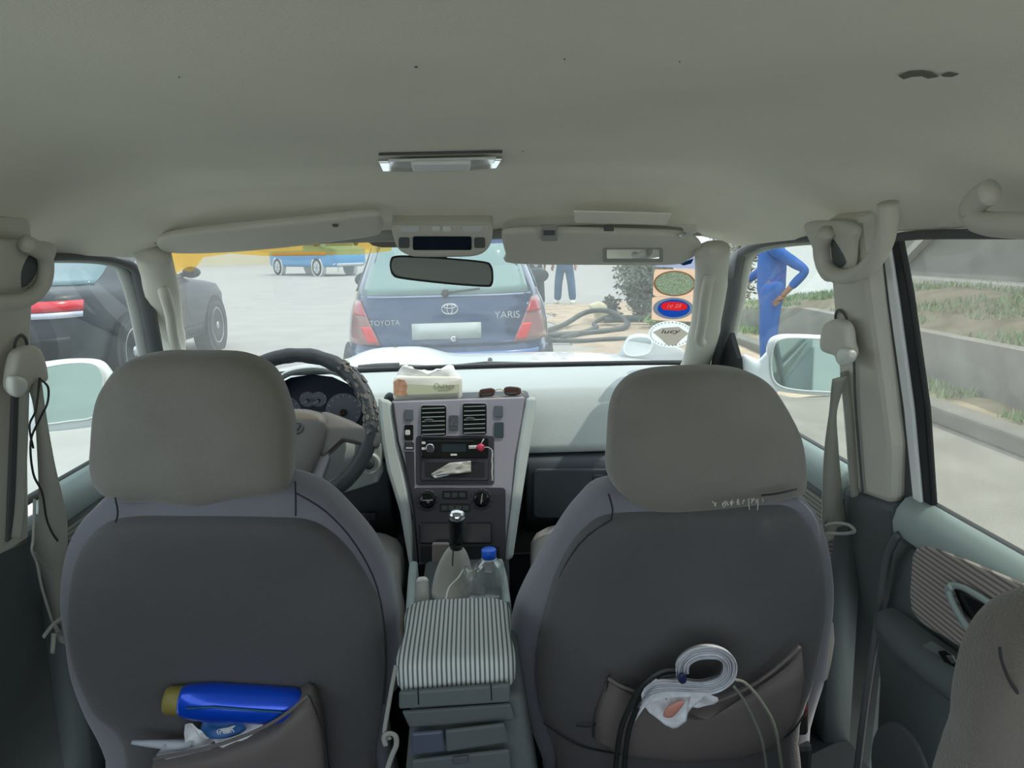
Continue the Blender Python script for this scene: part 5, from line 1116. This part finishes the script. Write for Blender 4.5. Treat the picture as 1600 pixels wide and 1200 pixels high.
mb = MB(); a_ = hc.W(hc.rear(0, 1.04, .03)); mb.tube([a_, a_+V((.26, -.0, .03))], .008, 6); mb.lathe(a_, (0, -1, .2), [(0, .03), (.03, .02)], 12); mb.build('rear_wiper', M['black'], hc.t)
# dark crossover ahead on the left
cr_r = [(.28, .86, .12, 4.55), (.40, .90, .03, 4.62), (.58, .915, 0, 4.66), (.78, .92, .02, 4.64), (.92, .905, .04, 4.45), (.98, .89, .06, 4.0), (1.02, .87, .10, 3.55), (1.05, .84, .60, 3.25), (1.15, .79, .95, 2.98), (1.28, .72, 1.30, 2.65), (1.38, .66, 1.60, 2.4), (1.43, .56, 1.85, 2.2), (1.44, .45, 1.95, 2.1)]
cv = Car('sedan_car', 'dusty black car ahead to the left with a red rear light bar', (-4.47, 7.3, 0), math.radians(0), cr_r)
bk = mat('dusty_black_paint', '#23282d', .45, metal=.1, coat=.15, var=.2, vscale=4); cv.body(bk)
lb = cv.patch('light_bar', 'rear', lambda z: -.78, lambda z: .78, .86, .96, mat('red_light_bar', '#c42231', .25, coat=.5), nx=16, nz=2, e=.03, th=.03)
cv.patch('bar_trim', 'rear', lambda z: -.78, lambda z: .78, .80, .855, mat('lilac_trim', '#b9bccb', .3, metal=.3), lb, nx=16, nz=1, e=.028)
cv.patch('rear_window', 'rear', lambda z: -.66+(z-1.08)*.4, lambda z: .66-(z-1.08)*.4, 1.08, 1.36, dg, nx=12)
cv.patch('bumper_insert', 'rear', lambda z: -.7, lambda z: .7, .40, .62, M['black'], nx=12)
for sg in (-1, 1):
    cv.patch('side_window', ('side', sg), lambda z: 1.15+(z-1.05)*2.2, lambda z: 2.10, 1.07, 1.36, dg, nx=10)
    cv.patch('side_window', ('side', sg), lambda z: 2.16, lambda z: 3.05-(z-1.05)*1.9, 1.07, 1.33, dg, nx=10)
    cv.patch('sill_trim', ('side', sg), lambda z: 1.3, lambda z: 3.2, .32, .44, M['black'], nx=10, nz=1)
    cv.patch('door_handle', ('side', sg), lambda z: 1.25, lambda z: 1.45, .90, .925, M['chrome'], nx=3, nz=1, e=.03)
    cv.patch('door_handle', ('side', sg), lambda z: 2.15, lambda z: 2.35, .90, .925, M['chrome'], nx=3, nz=1, e=.03)
    for y_ in (.98, 3.68): cv.arch(.91, y_, .36, sg); cv.wheel(sg*.90, y_, .36, sg, 7)
    cv.mirror(sg, 2.95, 1.09, bk, 1.15)
# blue truck far ahead
tr_r = [(.45, .95, 0, 6.6), (.60, 1.0, 0, 6.7), (.95, 1.02, 0, 6.7), (1.25, 1.02, 0, 6.68), (1.27, 1.0, 3.6, 6.65), (1.40, .98, 3.65, 6.3), (1.45, .96, 3.65, 5.75), (1.9, .86, 3.8, 5.3), (2.05, .75, 4.0, 5.1)]
ang = math.atan2(-2.64, -3.0)
tr = Car('pickup_truck', 'light blue pickup truck parked across the road far ahead', (-10.2, 43.2, 0), math.atan2(-2.64, -3.0)+0, tr_r, 9, 'truck')
tr.R = Matrix.Rotation(math.atan2(-3.0, 2.64)-math.pi/2, 3, 'Z')
tb = mat('sky_blue_paint', '#2f8fc4', .35, coat=.5); tr.body(tb)
for sg in (-1, 1):
    tr.patch('side_window', ('side', sg), lambda z: 3.95, lambda z: 5.5-(z-1.5)*.6, 1.5, 1.9, dg, nx=6)
    tr.patch('film_tint_band', ('side', sg), lambda z: .15, lambda z: 6.5, 1.0, 1.2, mat('film_tint_brown', '#a1794e', .5), nx=12, nz=1)  # windshield film's orange tint painted onto the blue truck side
    for y_ in (1.15, 5.15): tr.arch(1.0, y_, .46, sg, M['wplas']); tr.wheel(sg*1.01, y_, .44, sg, 6)
    tr.mirror(sg, 5.4, 1.5, M['black'], 1.4)
tr.patch('bumper', 'front', lambda z: -.9, lambda z: .9, .48, .62, M['chrome'], nx=8, nz=1, e=.05, th=.05)
tr.patch('windshield', 'front', lambda z: -.75, lambda z: .75, 1.48, 1.88, dg, nx=8)
# white rail fence and pale building beyond the truck
fr = thing('rail_fence', 'white horizontal rail fence beyond the blue truck', 'fence', (-3.5, 45, 0))
for z in (.35, .75, 1.1): mb = MB(); mb.box((-4.2, 45, z), (7.0, .08, .14)); mb.build('rail', M['white'], fr)
for k in range(5): mb = MB(); mb.box((-7.6+1.7*k, 45.06, .6), (.12, .1, 1.2)); mb.build('post', M['wplas'], fr)
bd = thing('building', 'long cream building with a flat roof far beyond the truck', 'building', (-10, 75, 0))
mb = MB(); mb.box((-22, 75, 3.0), (60, 8, 6)); mb.build('wall', mat('cream_wall', '#d8cfae', .9, var=.05, vscale=.4), bd)
mb = MB(); mb.box((-22, 75, 6.1), (61, 8.8, .3)); mb.build('roof', conc, bd)
for k in range(10):
    mb = MB(); mb.box((-48+5.6*k, 70.95, 3.3), (1.6, .12, 1.4)); mb.build('window', dg, bd)

# ---- people (background figures, mostly hidden by the visor and door frame)
def skin(name, pts, edges, rad, m, parent, sub=2):
    me = bpy.data.meshes.new(name); o_ = V(parent['_loc']); me.from_pydata([V(p)-o_ for p in pts], edges, []); me.materials.append(m)
    ob = bpy.data.objects.new(name, me); COL.objects.link(ob); ob.parent = parent; ob['_loc'] = parent['_loc']
    md = ob.modifiers.new('skin', 'SKIN'); md.use_smooth_shade = True
    if not me.skin_vertices: return ob
    for i, r in enumerate(rad): me.skin_vertices[0].data[i].radius = (r, r) if not isinstance(r, tuple) else r; me.skin_vertices[0].data[i].use_root = (i == 0)
    s_ = ob.modifiers.new('sub', 'SUBSURF'); s_.levels = sub; s_.render_levels = sub
    return ob
skinm = mat('skin', '#9a6f55', .6); hairm = mat('dark_hair', '#1d1815', .8)
def person(label, loc, face, H, top, bot, shoe, armL, armR, stance=.10, cap=None):
    """loc feet centre, face = heading angle; armX = list of 3 local joints (elbow, wrist) offsets; local x right, y forward"""
    t = thing('person', label, 'person', loc); R = Matrix.Rotation(face, 3, 'Z'); L = V(loc); k = H/1.75
    P = lambda x, y, z: L+R @ V((x*k, y*k, z*k))
    pts = [P(0, 0, .95), P(0, .0, 1.12), P(0, 0, 1.30), P(0, 0, 1.44), P(0, .01, 1.52), P(0, .02, 1.60), P(0, .02, 1.68)]
    rad = [.14*k, .125*k, .145*k, .085*k, .055*k, (.075*k, .09*k), .075*k]; ed = [(i, i+1) for i in range(6)]
    for sg, arm in ((-1, armL), (1, armR)):
        b = len(pts); sh = (sg*.19, 0, 1.40); el_ = arm[0]; wr = arm[1]
        pts += [P(sg*.10, 0, 1.41), P(*sh), P(*el_), P(*wr)]; rad += [.07*k, .058*k, .043*k, .030*k]; ed += [(3, b), (b, b+1), (b+1, b+2), (b+2, b+3)]
        d = (V(wr)-V(el_)).normalized(); n_ = d.orthogonal().normalized(); pal = V(wr)+d*.06
        pts.append(P(*pal)); rad.append((.036*k, .018*k)); ed.append((b+3, b+4))
        for q, ln in enumerate((.055, .065, .07, .062)):
            f0 = pal+d*.03+n_*(q-1.5)*.018; f1 = f0+d*ln*.6; f2 = f1+d*ln*.4+d.cross(n_)*.018; c = len(pts)
            pts += [P(*f0), P(*f1), P(*f2)]; rad += [.009*k, .008*k, .007*k]; ed += [(b+4, c), (c, c+1), (c+1, c+2)]
        th0 = V(wr)+d*.03+n_*.035; c = len(pts); pts += [P(*th0), P(*(th0+n_*.025+d*.035))]; rad += [.010*k, .008*k]; ed += [(b+4, c), (c, c+1)]
    for sg in (-1, 1):
        b = len(pts); pts += [P(sg*.095, 0, .88), P(sg*(.10+stance*.3), .015, .50), P(sg*(.10+stance*.5), -.01, .10), P(sg*(.11+stance*.5), .12, .04)]; rad += [.09*k, .058*k, .038*k, .035*k]
        ed += [(0, b), (b, b+1), (b+1, b+2), (b+2, b+3)]
    skin('body', pts, ed, rad, skinm, t)
    tp_ = [P(0, 0, 1.44), P(0, 0, 1.30), P(0, 0, 1.08), P(0, 0, .80)]; tr_ = [.10*k, .17*k, .155*k, .175*k]; te = [(0, 1), (1, 2), (2, 3)]
    for sg, arm in ((-1, armL), (1, armR)):
        b = len(tp_); e1 = V(arm[0]).lerp(V(arm[1]), .75); tp_ += [P(sg*.12, 0, 1.41), P(sg*.20, 0, 1.385), P(*arm[0]), P(*e1)]; tr_ += [.08*k, .072*k, .055*k, .044*k]; te += [(0, b), (b, b+1), (b+1, b+2), (b+2, b+3)]
    skin('shirt', tp_, te, tr_, top, t)
    bp_ = [P(0, 0, 1.12), P(0, 0, .90)]; br = [.150*k, .155*k]; be = [(0, 1)]
    for sg in (-1, 1):
        b = len(bp_); bp_ += [P(sg*.095, 0, .82), P(sg*(.10+stance*.3), .012, .50), P(sg*(.10+stance*.5), -.01, .07)]; br += [.118*k, .100*k, .090*k]; be += [(1, b), (b, b+1), (b+1, b+2)]
    skin('trousers', bp_, be, br, bot, t)
    for sg in (-1, 1):
        mb = MB(); c_ = (sg*(.105+stance*.5), .05, 0); mb.puff([P(c_[0]+.052*math.cos(a), c_[1]+.145*math.sin(a), .045) for a in [q/20*2*math.pi for q in range(20)]], (0, 0, 1), .045*k, .045*k, 5, 3.5); mb.build('shoe', shoe, t, smooth=True)
    mb = MB(); mb.puff([P(.098*math.cos(a), .0+.108*math.sin(a), 1.70) for a in [q/20*2*math.pi for q in range(20)]], (0, 0, 1), .095*k, .06*k, 6, 2.4); mb.build('cap' if cap else 'hair', cap or hairm, t, smooth=True)
    mb = MB(); 
    mb.lathe(P(0, .115, 1.60), R @ V((0, 1, -.4)), [(0, .016*k), (.022*k, .006*k)], 8)
    mb.build('nose', skinm, t, smooth=True)
    mb = MB()
    for sg in (-1, 1): mb.lathe(P(sg*.033, .103, 1.635), R @ V((0, 1, 0)), [(0, .012*k), (.006*k, .010*k)], 8)
    mb.build('eyes', M['black'], t, smooth=True)
down = lambda sg: [(sg*.25, -.02, 1.13), (sg*.26, .08, .90)]
person('person in blue jeans standing in the road right of the blue car', (2.16, 17.6, 0), math.radians(160), 1.75, mat('grey_shirt', '#7e8288', .9), mat('jeans', '#3f6587', .9, var=.12, vscale=12), M['wplas'], down(-1), down(1), .16)
person('person in dark trousers just behind the right side of the blue car', (1.40, 16.8, 0), math.radians(10), 1.72, mat('pale_shirt', '#b5b8b4', .9), mat('dark_trousers', '#2e3c44', .9), M['black'], down(-1), down(1), .1)
wb_ = mat('work_blue', '#2c5fa8', .9, var=.1, vscale=10)
person('person in blue work clothes with hand on hip outside the right front window', (3.03, 7.6, .0), math.radians(72), 1.62, wb_, wb_, M['black'], [(-.24, -.33, 1.16), (-.22, -.12, .92)], [(.27, .10, 1.14), (.24, .30, 1.0)], .06, wb_)
